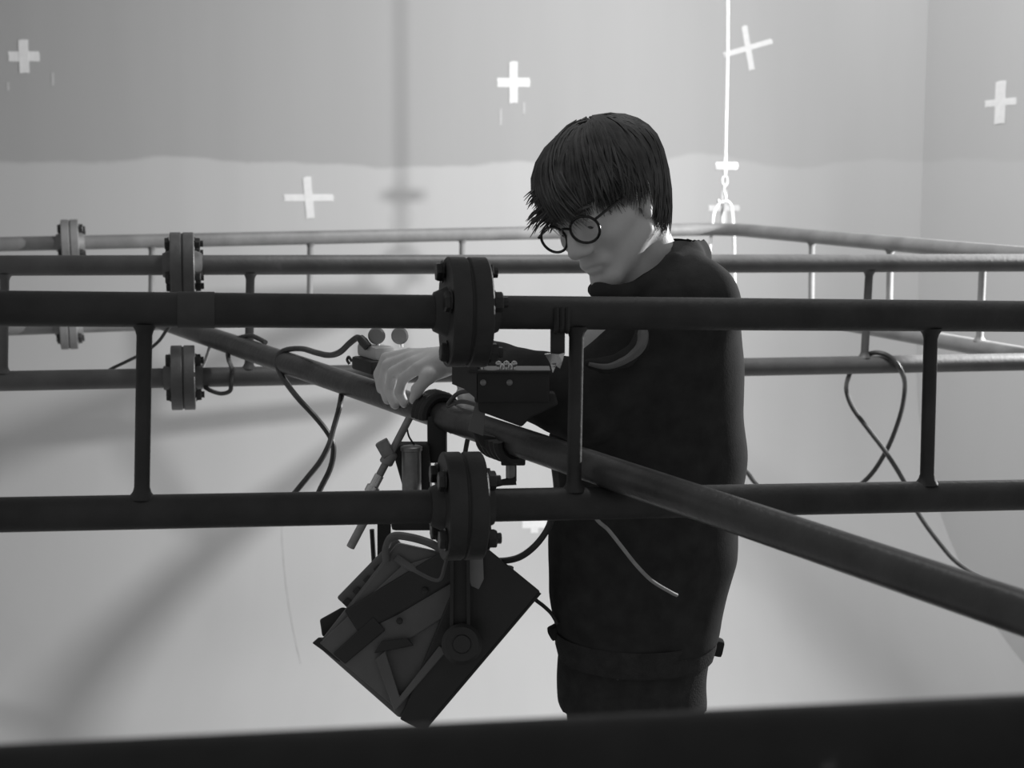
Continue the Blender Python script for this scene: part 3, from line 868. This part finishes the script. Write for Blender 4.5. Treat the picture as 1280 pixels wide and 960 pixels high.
#@@PERSON@@
# ------------------------------------------------------------------ the person
class Field:
    """signed distance grid with smooth unions; extract() gives one continuous surface"""
    def __init__(self, lo, hi, h):
        self.lo = np.array(lo, float); self.h = h
        self.n = np.ceil((np.array(hi) - self.lo) / h).astype(int) + 1
        self.D = np.full(self.n, 0.08, np.float32)
    def block(self, lo, hi):
        a = np.clip(np.floor((np.array(lo) - self.lo) / self.h).astype(int), 0, self.n - 1)
        b = np.clip(np.ceil((np.array(hi) - self.lo) / self.h).astype(int) + 1, 1, self.n)
        if np.any(b <= a): return None, None
        ax = [self.lo[i] + self.h * np.arange(a[i], b[i]) for i in range(3)]
        P = np.stack(np.meshgrid(*ax, indexing='ij'), -1).astype(np.float32)
        return tuple(slice(a[i], b[i]) for i in range(3)), P
    def apply(self, lo, hi, fn, k, sub=False, pad=0.05):
        sl, P = self.block(np.array(lo) - pad, np.array(hi) + pad)
        if sl is None: return
        d = fn(P).astype(np.float32)
        D = self.D[sl]
        if sub:
            d = -d
            h = np.clip(0.5 - 0.5 * (D - d) / k, 0, 1)
            self.D[sl] = D * (1 - h) + d * h + k * h * (1 - h)
        else:
            h = np.clip(0.5 + 0.5 * (d - D) / k, 0, 1)
            self.D[sl] = d * (1 - h) + D * h - k * h * (1 - h)
    def cone(self, a, b, ra, rb, k=0.01, sub=False):
        a = np.array(a, float); b = np.array(b, float)
        r = max(ra, rb)
        ba = (b - a).astype(np.float32); L2 = float(ba @ ba) + 1e-12
        af = a.astype(np.float32)
        def fn(P):
            p = P - af
            t = np.clip((p @ ba) / L2, 0, 1)
            return np.sqrt(((p - t[..., None] * ba) ** 2).sum(-1)) - (ra + (rb - ra) * t)
        self.apply(np.minimum(a, b) - r, np.maximum(a, b) + r, fn, k, sub)
    def chain(self, pts, rad, k=0.008):
        for i in range(len(pts) - 1):
            self.cone(pts[i], pts[i + 1], rad[i], rad[i + 1], k)
    def ell(self, c, R, r, k=0.01, sub=False):
        """R rows are the three axes"""
        c = np.array(c, float); R = np.array(R, np.float32); r = np.array(r, np.float32)
        m = float(r.max())
        def fn(P):
            q = (P - c.astype(np.float32)) @ R.T
            k0 = np.sqrt(((q / r) ** 2).sum(-1)); k1 = np.sqrt(((q / (r * r)) ** 2).sum(-1)) + 1e-9
            return k0 * (k0 - 1) / k1
        self.apply(c - m, c + m, fn, k, sub)
    def extract(self, smooth_it=1):
        D = self.D; h = self.h
        S = D < 0
        n0, n1, n2 = D.shape
        cnt = np.zeros((n0 - 1, n1 - 1, n2 - 1), np.int8)
        for i in (0, 1):
            for j in (0, 1):
                for k in (0, 1):
                    cnt += S[i:n0 - 1 + i, j:n1 - 1 + j, k:n2 - 1 + k]
        act = (cnt > 0) & (cnt < 8)
        idx = np.argwhere(act)
        ids = np.full(act.shape, -1, np.int64)
        ids[act] = np.arange(len(idx))
        val = {}
        for i in (0, 1):
            for j in (0, 1):
                for k in (0, 1):
                    val[i, j, k] = D[idx[:, 0] + i, idx[:, 1] + j, idx[:, 2] + k].astype(float)
        acc = np.zeros((len(idx), 3)); num = np.zeros(len(idx))
        cs = list(val)
        for a in cs:
            for ax in range(3):
                if a[ax] == 0:
                    b = list(a); b[ax] = 1; b = tuple(b)
                    va, vb = val[a], val[b]
                    m = (va < 0) != (vb < 0)
                    t = np.where(m, va / np.where(m, va - vb, 1), 0)
                    p = np.zeros((len(idx), 3)); p += np.array(a); p[:, ax] += t
                    acc[m] += p[m]; num[m] += 1
        V = self.lo + (idx + acc / num[:, None]) * h
        F = []
        for ax in range(3):
            o1, o2 = [(1, 2), (0, 2), (0, 1)][ax]
            sl0 = [slice(None)] * 3; sl1 = [slice(None)] * 3
            sl0[ax] = slice(0, -1); sl1[ax] = slice(1, None)
            ch = S[tuple(sl0)] != S[tuple(sl1)]
            e = np.argwhere(ch)
            e = e[(e[:, o1] > 0) & (e[:, o2] > 0) & (e[:, o1] < D.shape[o1] - 1) & (e[:, o2] < D.shape[o2] - 1)]
            q = []
            for d1, d2 in ((0, 0), (-1, 0), (-1, -1), (0, -1)):
                c = e.copy(); c[:, o1] += d1; c[:, o2] += d2
                q.append(ids[c[:, 0], c[:, 1], c[:, 2]])
            F.append(np.stack(q, 1))
        F = np.concatenate(F)
        F = F[(F >= 0).all(1)]
        for _ in range(smooth_it):
            A = np.zeros_like(V); N = np.zeros(len(V))
            for k in range(4):
                for kk in (1, 3):
                    np.add.at(A, F[:, k], V[F[:, (k + kk) % 4]]); np.add.at(N, F[:, k], 1)
            V = V * 0.5 + 0.5 * A / np.maximum(N, 1)[:, None]
        return V, F

def np_mesh(name, V, F, material, parent, angle=180):
    lo, hi = V.min(0), V.max(0)
    origin = Vector((lo + hi) / 2)
    me = bpy.data.meshes.new(name)
    W = (V - np.array(origin)).astype(np.float32)
    me.vertices.add(len(W)); me.vertices.foreach_set('co', W.ravel())
    me.loops.add(len(F) * 4); me.loops.foreach_set('vertex_index', F.astype(np.int32).ravel())
    me.polygons.add(len(F)); me.polygons.foreach_set('loop_start', np.arange(0, len(F) * 4, 4, dtype=np.int32))
    me.update(); me.validate()
    bm = bmesh.new(); bm.from_mesh(me); bmesh.ops.recalc_face_normals(bm, faces=bm.faces[:]); bm.to_mesh(me); bm.free()
    me.polygons.foreach_set('use_smooth', np.ones(len(me.polygons), bool))
    me.materials.append(material)
    o = bpy.data.objects.new(name, me); COL.objects.link(o)
    place(o, parent, origin)
    return o

A3 = lambda v: np.array(v, float)
PYY = 2.47                                            # the person stands this far from the camera
person = thing('person', 'person in a black hoodie and round glasses bending a dark-haired head over the clamp', 'person', Vector((at(800, 800, PYY).x, PYY, RISER)))

# head frame: left (towards the near ear), forward, up
hl = Vector((0.644, -0.728, 0.235)).normalized()
hu = Vector((-0.465, -0.13, 0.875)); hu = (hu - hl * hu.dot(hl)).normalized()
hd = hl.cross(hu).normalized()
if hd.x > 0: hd = -hd
HC = at(709, 291, 2.37) - hd * 0.108
def hp(l, d, u): return A3(HC + hl * l + hd * d + hu * u)
HR = np.array([list(hl), list(hd), list(hu)])
neck0 = A3(at(818, 352, 2.50))

# joints
shN, elN, wrN = A3(at(868, 380, 2.42)), A3(at(734, 506, 2.36)), A3(at(572, 450, 2.54))
shF, elF, wrF = A3(at(815, 425, 2.62)), A3(at(705, 500, 2.74)), A3(at(622, 486, 2.62))
ROWS = [(322, 826, 872), (340, 790, 893), (356, 762, 908), (372, 756, 916), (410, 758, 925), (450, 738, 929), (500, 708, 931), (550, 688, 930), (600, 693, 929), (650, 688, 925),
        (700, 686, 919), (740, 687, 908), (770, 691, 900), (798, 694, 895)]
def torso_row(y, xl, xr, dep):
    a, b = at(xl, y, PYY), at(xr, y, PYY)
    return (a + b) / 2, (b - a).length / 2, dep

# --- body: one continuous figure from head to feet, both hands with five fingers
zt = 0.0
fb = Field((-0.34, 2.14, RISER), (0.66, 2.92, RISER + 1.88), 0.0036)
T1 = A3(at(812, 420, PYY + 0.02)); T2 = A3(at(810, 600, PYY + 0.02)); HIP = A3(at(800, 760, PYY + 0.01))
fb.cone(neck0, T1, 0.06, 0.115, 0.04); fb.cone(T1, T2, 0.115, 0.10, 0.04); fb.cone(T2, HIP, 0.10, 0.09, 0.04)
fb.cone(T1 + (0.05, -0.03, 0.03), shN, 0.075, 0.055, 0.03); fb.cone(T1 + (-0.03, 0.06, 0.03), shF, 0.075, 0.055, 0.03)
fb.chain([shN, elN, wrN], [0.05, 0.04, 0.0265], 0.02)
fb.chain([shF, elF, wrF], [0.05, 0.04, 0.0265], 0.02)
fN = (A3((0.275, 2.42, RISER + 0.05)), A3((0.11, 2.55, RISER + 0.05)))
kneeN, kneeF = A3((0.255, 2.42, RISER + 0.50)), A3((0.130, 2.51, RISER + 0.50))
hipN, hipF = A3(at(830, 806, PYY)), A3(at(752, 806, PYY + 0.03))
for hpj, kn, an in ((hipN, kneeN, fN[0]), (hipF, kneeF, fN[1])):
    fb.chain([hpj, kn, an], [0.050, 0.048, 0.036], 0.02)
    fb.cone(an + (0.0, 0.0, -0.015), an + (-0.12, -0.06, -0.02), 0.034, 0.026, 0.02)
# head
I = HR
fb.ell(hp(0, -0.018, 0.040), I, (0.075, 0.098, 0.088), 0.02)
fb.ell(hp(0, 0.020, -0.025), I, (0.062, 0.074, 0.085), 0.03)
for s in (-1, 1):
    fb.cone(hp(s * 0.016, 0.072, -0.100), hp(s * 0.052, 0.000, -0.060), 0.018, 0.020, 0.022)
    fb.cone(hp(s * 0.040, 0.062, -0.026), hp(s * 0.058, 0.030, -0.018), 0.022, 0.018, 0.02)
    fb.cone(hp(s * 0.012, 0.086, 0.022), hp(s * 0.046, 0.068, 0.022), 0.011, 0.010, 0.012)
    fb.ell(hp(s * 0.033, 0.098, -0.001), I, (0.017, 0.012, 0.011), 0.010, sub=True)
    fb.ell(hp(s * 0.032, 0.0765, 0.001), I, (0.013, 0.0125, 0.0125), 0.003)
    fb.cone(hp(s * 0.014, 0.099, -0.041), hp(s * 0.012, 0.104, -0.040), 0.0085, 0.0085, 0.006)
    # ears
    fb.ell(hp(s * 0.0765, -0.012, -0.008), I, (0.008, 0.020, 0.031), 0.008)
    fb.ell(hp(s * 0.085, -0.008, -0.004), I, (0.006, 0.011, 0.018), 0.004, sub=True)
    fb.cone(hp(s * 0.076, -0.004, -0.036), hp(s * 0.077, -0.003, -0.041), 0.007, 0.006, 0.006)
fb.cone(hp(0, 0.090, 0.010), hp(0, 0.113, -0.034), 0.0085, 0.0115, 0.012)
fb.cone(hp(0, 0.113, -0.036), hp(0, 0.100, -0.044), 0.0105, 0.007, 0.006)
for s in (-1, 1): fb.ell(hp(s * 0.0065, 0.108, -0.0475), I, (0.003, 0.005, 0.004), 0.002, sub=True)
fb.cone(hp(-0.02, 0.084, -0.068), hp(0.02, 0.084, -0.068), 0.011, 0.011, 0.012)
fb.cone(hp(-0.016, 0.0905, -0.0665), hp(0.016, 0.0905, -0.0665), 0.0055, 0.0055, 0.005)
fb.cone(hp(-0.013, 0.0895, -0.0785), hp(0.013, 0.0895, -0.0785), 0.0065, 0.0065, 0.005)
fb.cone(hp(-0.024, 0.095, -0.0735), hp(0.024, 0.095, -0.0735), 0.0022, 0.0022, 0.003, sub=True)
fb.cone(hp(-0.006, 0.080, -0.106), hp(0.006, 0.080, -0.106), 0.017, 0.017, 0.014)
fb.cone(hp(0, -0.035, -0.050), neck0 + (0, 0.01, 0), 0.056, 0.060, 0.02)
fb.cone(hp(0, 0.03, -0.085), A3(at(795, 365, 2.45)), 0.034, 0.038, 0.02)

# hands
def near_pt(x, y, off):
    return A3(at(x, y, diag(x).y - off * 1.7))
MCP = [near_pt(512, 443, 0.004), near_pt(513, 448, 0.018), near_pt(517, 454, 0.030), near_pt(523, 460, 0.040)]
PIP = [near_pt(483, 448, 0.022), near_pt(485, 457, 0.034), near_pt(492, 466, 0.042), near_pt(504, 473, 0.047)]
DIP = [near_pt(474, 468, 0.034), near_pt(479, 480, 0.039), near_pt(487, 488, 0.043), near_pt(499, 490, 0.046)]
TIP = [near_pt(477, 486, 0.035), near_pt(485, 499, 0.037), near_pt(494, 505, 0.040), near_pt(505, 504, 0.042)]
for i in range(4):
    r = (0.0112, 0.0116, 0.0112, 0.0098)[i]
    fb.cone(wrN + (-0.015, (1.5 - i) * 0.006, 0.004), MCP[i], 0.0185, 0.0115, 0.012)
    fb.chain([MCP[i], PIP[i], DIP[i], TIP[i]], [r * 1.1, r * 1.02, r * 0.96, r * 0.9], 0.0035)
th = [A3(at(558, 458, 2.555)), near_pt(536, 470, 0.030), near_pt(522, 487, 0.040), near_pt(517, 500, 0.038)]
fb.chain(th, [0.018, 0.0125, 0.0105, 0.0085], 0.008)
# far hand, closed on the back of the bracket box
fh = A3(at(600, 486, 2.50))
for i in range(4):
    o = np.array([0, 0, 0.028 - 0.018 * i])
    m0 = wrF + (-0.05, -0.07, 0) + o; m1 = m0 + (-0.012, -0.042, -0.004); m2 = m1 + (0.012, -0.028, -0.004); m3 = m2 + (0.018, -0.012, -0.002)
    fb.cone(wrF, m0, 0.019, 0.012, 0.012)
    fb.chain([m0, m1, m2, m3], [0.0105, 0.0098, 0.009, 0.008], 0.0035)
m0 = wrF + (-0.005, -0.04, 0.025)
fb.chain([wrF, m0, m0 + (0.015, -0.035, 0.012), m0 + (0.018, -0.06, 0.008)], [0.019, 0.013, 0.011, 0.009], 0.008)
V, Fq = fb.extract(1)
body = np_mesh('body', V, Fq, M['skin'], person); body['label'] = 'pale face, neck and hand'
del fb

# --- hoodie: torso, sleeves, hood rolled behind the neck
fz = Field((-0.20, 2.10, RISER + 0.80), (0.70, 2.95, RISER + 1.62), 0.0062)
rows = []
for y, xl, xr in ROWS:
    c, hw, _ = torso_row(y, xl, xr, 0)
    dep = min(0.142, 0.09 + hw * 0.42) if y > 345 else 0.075 + (y - 322) * 0.002
    rows.append((c.z, c.x, hw, dep))
rows.sort()
zz = np.array([r[0] for r in rows])
def torso_fn(P):
    z = P[..., 2]
    cx = np.interp(z, zz, [r[1] for r in rows]); hw = np.interp(z, zz, [r[2] for r in rows]); dp = np.interp(z, zz, [r[3] for r in rows])
    x, y = P[..., 0], P[..., 1]
    # folds in the cloth
    w = 0.004 * np.sin(26 * z + 9 * x + 5 * np.sin(11 * x)) + 0.003 * np.sin(41 * z - 13 * x + 7 * y)
    q = np.sqrt(((x - cx) / hw) ** 2 + ((y - PYY) / dp) ** 2)
    d = (q - 1) * np.minimum(hw, dp) + w * 0.7
    return np.maximum(d, np.maximum(z - zz[-1], zz[0] - z))
fz.apply((-0.1, 2.2, zz[0]), (0.6, 2.8, zz[-1]), torso_fn, 0.005)
def sleeve(a, e, w, ra, re, rw, seed):
    ab = [a, e, w]; rr = [ra, re, rw]
    for i in range(2):
        p, q = A3(ab[i]), A3(ab[i + 1])
        n = 5
        for k in range(n):
            t0, t1 = k / n, (k + 1) / n
            wob = lambda t: (rr[i] + (rr[i + 1] - rr[i]) * t) * (1 + 0.045 * math.sin(seed + 9 * t + 4 * i))
            fz.cone(p + (q - p) * t0, p + (q - p) * t1, wob(t0), wob(t1), 0.012)
cuffN = A3(at(597, 454, 2.51))
sleeve(shN, elN, cuffN, 0.068, 0.067, 0.044, 1.0)
sleeve(shF, elF, A3(at(640, 486, 2.65)), 0.062, 0.056, 0.044, 2.4)
fz.cone(A3(at(838, 350, 2.50)), shN, 0.07, 0.070, 0.03)
fz.cone(A3(at(815, 372, 2.56)), shF, 0.07, 0.062, 0.03)
# hood bunched behind and beside the neck, collar under the chin
hood = [A3(at(852, 316, 2.50)), A3(at(858, 322, 2.56)), A3(at(835, 330, 2.63)), A3(at(795, 345, 2.63))]
fz.chain(hood, [0.030, 0.040, 0.040, 0.032], 0.02)
fz.chain([A3(at(858, 314, 2.50)), A3(at(842, 330, 2.41)), A3(at(815, 352, 2.37)), A3(at(780, 366, 2.35)), A3(at(748, 363, 2.37)), A3(at(745, 362, 2.44)), A3(at(765, 352, 2.55)), A3(at(795, 345, 2.63))], [0.020, 0.017, 0.015, 0.013, 0.013, 0.013, 0.016, 0.03], 0.008)
# neck opening
fz.cone(hp(0, -0.02, -0.075), A3(at(806, 352, 2.48)), 0.060, 0.056, 0.008, sub=True)
# fold at the front of the near shoulder
fold = [A3(at(803, 408, 2.322)), A3(at(800, 432, 2.300)), A3(at(782, 448, 2.288)), A3(at(758, 457, 2.272)), A3(at(736, 454, 2.262))]
fz.chain(fold, [0.012, 0.013, 0.013, 0.012, 0.009], 0.012)
V, Fq = fz.extract(1)
hoodie = np_mesh('hoodie', V, Fq, M['hoodie'], person)
del fz
# cuffs, hem band, pocket tag, pale strip painting the lit fold edge
m = MB(); dcf = Vector(wrN - elN).normalized(); c0 = Vector(cuffN) - dcf * 0.012
m.lathe(c0, dcf, [(0, 0.046), (0.005, 0.047), (0.03, 0.041), (0.036, 0.036), (0.036, 0.030), (0.004, 0.030)], 24); m.build('cuff', M['rib'], hoodie)
m = MB()
zb = zz[0]
r0 = rows[0]
ring = []
for zo, s in ((0.018, 1.012), (-0.010, 1.0), (-0.030, 0.965), (-0.032, 0.93), (0.0, 0.93)):
    ring.append([Vector((r0[1] + r0[2] * s * math.cos(2 * math.pi * k / 40), PYY + r0[3] * s * math.sin(2 * math.pi * k / 40), zb + zo)) for k in range(40)])
vs = [p for r in ring for p in r]; fs = []
for i in range(4):
    for k in range(40):
        k2 = (k + 1) % 40
        fs.append((i * 40 + k, i * 40 + k2, (i + 1) * 40 + k2, (i + 1) * 40 + k))
m.add(vs, fs); m.build('hem_band', M['rib'], hoodie)
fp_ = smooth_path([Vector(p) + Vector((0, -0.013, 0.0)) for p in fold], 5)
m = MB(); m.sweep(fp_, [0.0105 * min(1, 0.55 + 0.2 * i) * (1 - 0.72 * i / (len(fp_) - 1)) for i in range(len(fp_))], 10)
o = m.build('fold_highlight', M['handle'], hoodie); o['label'] = 'painted light edge of the armhole fold'  # grey strip stands in for light catching the sleeve fold
m = MB(); m.box(at(893, 808, PYY + 0.01), 0.030, 0.03, 0.030, Matrix.Rotation(0.2, 3, 'Y'), bev=0.006); m.build('hem_toggle', M['hoodie'], hoodie)
m = MB(); m.box(at(693, 790, PYY - 0.01), 0.020, 0.03, 0.022, Matrix.Rotation(-0.5, 3, 'Y'), bev=0.005); m.build('hem_toggle', M['hoodie'], hoodie)

# --- trousers
ft = Field((-0.10, 2.18, RISER + 0.04), (0.56, 2.82, RISER + 0.95), 0.0065)
c8, hw8, _ = torso_row(815, 697, 888, 0)
def hips_fn(P):
    x, y, z = P[..., 0], P[..., 1], P[..., 2]
    q = np.sqrt(((x - c8.x) / (hw8 * 0.98)) ** 2 + ((y - PYY) / 0.115) ** 2)
    return np.maximum((q - 1) * 0.10, np.maximum(z - RISER - 0.925, RISER + 0.80 - z))
ft.apply((c8.x - hw8, 2.34, RISER + 0.80), (c8.x + hw8, 2.6, RISER + 0.925), hips_fn, 0.01)
for k, (hpj, kn, an) in enumerate(((hipN, kneeN, fN[0]), (hipF, kneeF, fN[1]))):
    xo = at(833 if k == 0 else 742, 840, PYY - 0.01)
    top_ = A3(xo); top_[2] += 0.03
    rad = 0.072 if k == 0 else 0.058
    ft.chain([top_, A3(at(826 if k == 0 else 748, 890, PYY - 0.01 + (0.02 if k else 0))), kn, an + (0, 0, 0.05)], [rad, rad - 0.004, 0.066, 0.058], 0.012)
V, Fq = ft.extract(2)
V[:, 0] += 0.004 * np.sin(30 * V[:, 2] + 12 * V[:, 1]); V[:, 1] += 0.004 * np.sin(24 * V[:, 2] + 10 * V[:, 0])
trousers = np_mesh('trousers', V, Fq, M['trouser'], person)
m = MB(); m.sweep([at(772.5, 822, PYY - 0.118), at(772, 845, PYY - 0.108), at(774, 862, PYY - 0.095)], [0.002, 0.0035, 0.002], 6); o = m.build('fly_flap', M['band'], trousers); o['label'] = 'pale edge of the trouser fly'
# --- shoes
for an in fN:
    fs_ = Field(an - (0.25, 0.2, 0.06), an + (0.15, 0.15, 0.09), 0.006)
    d = np.array([-0.89, -0.45, 0.0])
    fs_.cone(an + (0, 0, 0.02), an + (0, 0, -0.005), 0.046, 0.045, 0.01)
    fs_.cone(an + (0, 0, -0.010), an + d * 0.15 + (0, 0, -0.014), 0.044, 0.040, 0.012)
    fs_.apply(an - 0.3, an + 0.3, lambda P: P[..., 2] - RISER - 0.004, 0.003, sub=True)
    V, Fq = fs_.extract(1)
    sh = np_mesh('shoe', V, Fq, M['shoe'], person)
    m = MB(); m.prism([Vector((an[0], an[1], RISER + 0.001)) + Vector((d[0], d[1], 0)) * a + Vector((-d[1], d[0], 0)) * b for a, b in ((-0.045, -0.025), (-0.045, 0.025), (-0.02, 0.043), (0.1, 0.042), (0.17, 0.035), (0.19, 0.0), (0.17, -0.035), (0.1, -0.042), (-0.02, -0.043))], Vector((0, 0, 0.014)))
    m.build('sole', M['rubber'], sh, smooth=False)

# --- hair: cap plus overlapping locks running from the crown
random.seed(11)
def hs(l, d, u): return Vector(HC) + hl * l + hd * d + hu * u
fh_ = Field(A3(HC) - 0.17, A3(HC) + 0.17, 0.0042)
fh_.ell(hp(0, -0.020, 0.048), I, (0.083, 0.106, 0.077), 0.02)
fh_.ell(hp(0, -0.050, -0.008), I, (0.074, 0.066, 0.080), 0.03)
fh_.ell(hp(0, 0.058, 0.052), I, (0.062, 0.036, 0.042), 0.03)
# keep face and neck clear
fh_.ell(hp(0, 0.090, -0.082), I, (0.110, 0.080, 0.088), 0.012, sub=True)
fh_.ell(hp(0.10, 0.010, -0.07), I, (0.040, 0.060, 0.075), 0.012, sub=True)
fh_.ell(hp(-0.10, 0.010, -0.07), I, (0.040, 0.060, 0.075), 0.012, sub=True)
V, Fq = fh_.extract(2)
hair = np_mesh('hair', V, Fq, M['hair'], person)
CR = Vector((0.012, -0.050, 0.0))
def hair_surface(th, ph, lift=0.0):
    """direction: ph from the crown (0) down, th = 0 front, pi/2 = near side"""
    l = math.sin(ph) * math.sin(th); d = math.sin(ph) * math.cos(th); u = math.cos(ph)
    # crown tipped backwards
    c, s = math.cos(-0.35), math.sin(-0.35)
    d, u = d * c + u * s, -d * s + u * c
    rl, rd, ru = 0.094 + lift, 0.120 + lift, 0.086 + lift
    if u < 0 and abs(th) > 1.15:
        # sides and nape hang down instead of curling under
        g = min(1.0, (abs(th) - 1.15) / 0.5)
        m_ = math.hypot(l, d) + 1e-6
        k = (1 - 0.42 * u * u) / m_
        l = l * (1 - g) + l * k * g; d = d * (1 - g) + d * k * g
        drop = 1.25 + 0.4 * max(0.0, min(1.0, (abs(th) - 1.7) / 0.5))
        return hs(l * rl, -0.018 + d * (rd - 0.030 * g * -u), 0.048 + u * ru * drop)
    if u < 0: rl -= 0.018 * -u; rd -= 0.03 * -u if d < 0 else 0
    return hs(l * rl, -0.018 + d * rd, 0.048 + u * ru * (1.0 if u > 0 else 1.25))
lk = MB()
for i in range(2200):
    th = random.uniform(-math.pi, math.pi)
    a = abs(th)
    clump = math.sin(9 * th + 1.3) * 0.5 + math.sin(17 * th + 0.4) * 0.3 + math.sin(31 * th) * 0.2
    if a < 0.9: end = 2.26 + 0.07 * clump + random.uniform(-0.12, 0.06)
    elif a < 1.25: end = 2.16 + 0.08 * clump + random.uniform(-0.14, 0.06)
    elif a < 1.9: end = 2.30 + 0.08 * clump + random.uniform(-0.2, 0.06)
    else: end = 2.52 + 0.06 * clump + random.uniform(-0.14, 0.10)
    st = random.uniform(0.0, 0.9) if random.random() < 0.7 else random.uniform(0.6, 1.3)
    sw = 0.18 + 0.10 * clump + random.uniform(-0.26, 0.26)
    lift0 = random.uniform(-0.006, 0.005) + 0.005 * clump + 0.004 * math.sin(5 * th + 2)
    tipl = random.uniform(-0.008, 0.007) - (0.006 if a > 2.1 else 0)
    bow = random.uniform(-0.003, 0.006)
    n = 10
    pts = []; rs = []
    w = random.uniform(0.0014, 0.0036)
    for k in range(n):
        t = k / (n - 1)
        ph = st + (end - st) * t
        pts.append(hair_surface(th + sw * t * t + 0.04 * math.sin(4 * t + i), ph, lift0 + tipl * t * t + bow * math.sin(3.1 * t)))
        rs.append(w * (0.5 + 0.5 * math.sin(math.pi * min(1, t * 1.1 + 0.12))) * (1 if t < 0.7 else (1 - t) / 0.3 * 0.9 + 0.1))
    lk.sweep(pts, rs, 4, caps=False)
o = lk.build('hair_locks', M['hair'], hair, angle=80); o['kind'] = 'stuff'
tf = MB()
for i in range(90):
    x, y = random.uniform(660, 690), random.uniform(238, 285)
    a = at(x + 14, y - 8, 2.41 + random.uniform(-0.03, 0.03)); b = at(x - random.uniform(0, 8), y + random.uniform(2, 14), 2.40 + random.uniform(-0.03, 0.03))
    mid_ = (a + b) / 2 + Vector((random.uniform(-0.004, 0.004), 0, 0.004))
    tf.sweep(smooth_path([a, mid_, b], 3), [0.0022, 0.0022, 0.002, 0.0017, 0.0013, 0.0008, 0.0004], 5, caps=False)
tf.build('fringe_tips', M['hair'], hair, angle=80)['kind'] = 'stuff'

# --- glasses
gl = bpy.data.objects.new('glasses', None); COL.objects.link(gl); place(gl, person, Vector(HC) + hd * 0.108)
def lens_pts(s, r=1.0, n=36):
    out = []
    for k in range(n):
        a = 2 * math.pi * k / n
        x = 0.0300 * math.cos(a) * r; y = 0.0238 * math.sin(a) * r
        # round at the bottom, flatter at the top
        if y > 0: y *= 0.92
        out.append(hs(s * 0.0375 + x, 0.108 - 0.004 * abs(s * 0.0375 + x) / 0.06, -0.004 + y) )
    return out
fr = MB()
for s in (-1, 1):
    p = lens_pts(s)
    fr.sweep(p + [p[0]], 0.0024, 8, caps=False)
fr.sweep(smooth_path([hs(-0.010, 0.108, 0.004), hs(0, 0.112, 0.009), hs(0.010, 0.108, 0.004)], 5), 0.0023, 8)
fr.build('rim', M['frame'], gl)
for s in (-1, 1):
    m = MB(); m.sweep(smooth_path([hs(s * 0.0665, 0.104, 0.006), hs(s * 0.072, 0.098, 0.007), hs(s * 0.078, 0.04, 0.010), hs(s * 0.082, -0.01, 0.014), hs(s * 0.080, -0.03, -0.004)], 5), 0.0022, 8); m.build('temple', M['frame'], gl)
    m = MB(); p = lens_pts(s, 0.97); m.prism(p, hd * 0.0012); m.build('lens', M['lens'], gl, smooth=False)
# eyes looking down behind the lenses
for s in (-1, 1):
    m = MB(); m.ball(hs(s * 0.032, 0.0775, -0.0025), 0.0122, n=20, m=14); e = m.build('eye', M['eye'], person)
    m = MB(); gz = (hd * 0.8 - hu * 0.6).normalized(); m.lathe(hs(s * 0.032, 0.0775, -0.0025) + gz * 0.0112, gz, [(0, 0.005), (0.0012, 0.003)], 16); m.build('iris', M['iris'], e)
    m = MB(); m.sweep(smooth_path([hs(s * 0.016, 0.094, 0.022), hs(s * 0.032, 0.095, 0.027), hs(s * 0.052, 0.082, 0.024)], 4), [0.002, 0.003, 0.0034, 0.0034, 0.0034, 0.0032, 0.003, 0.0024, 0.0014], 6); m.build('eyebrow', M['hair'], person)
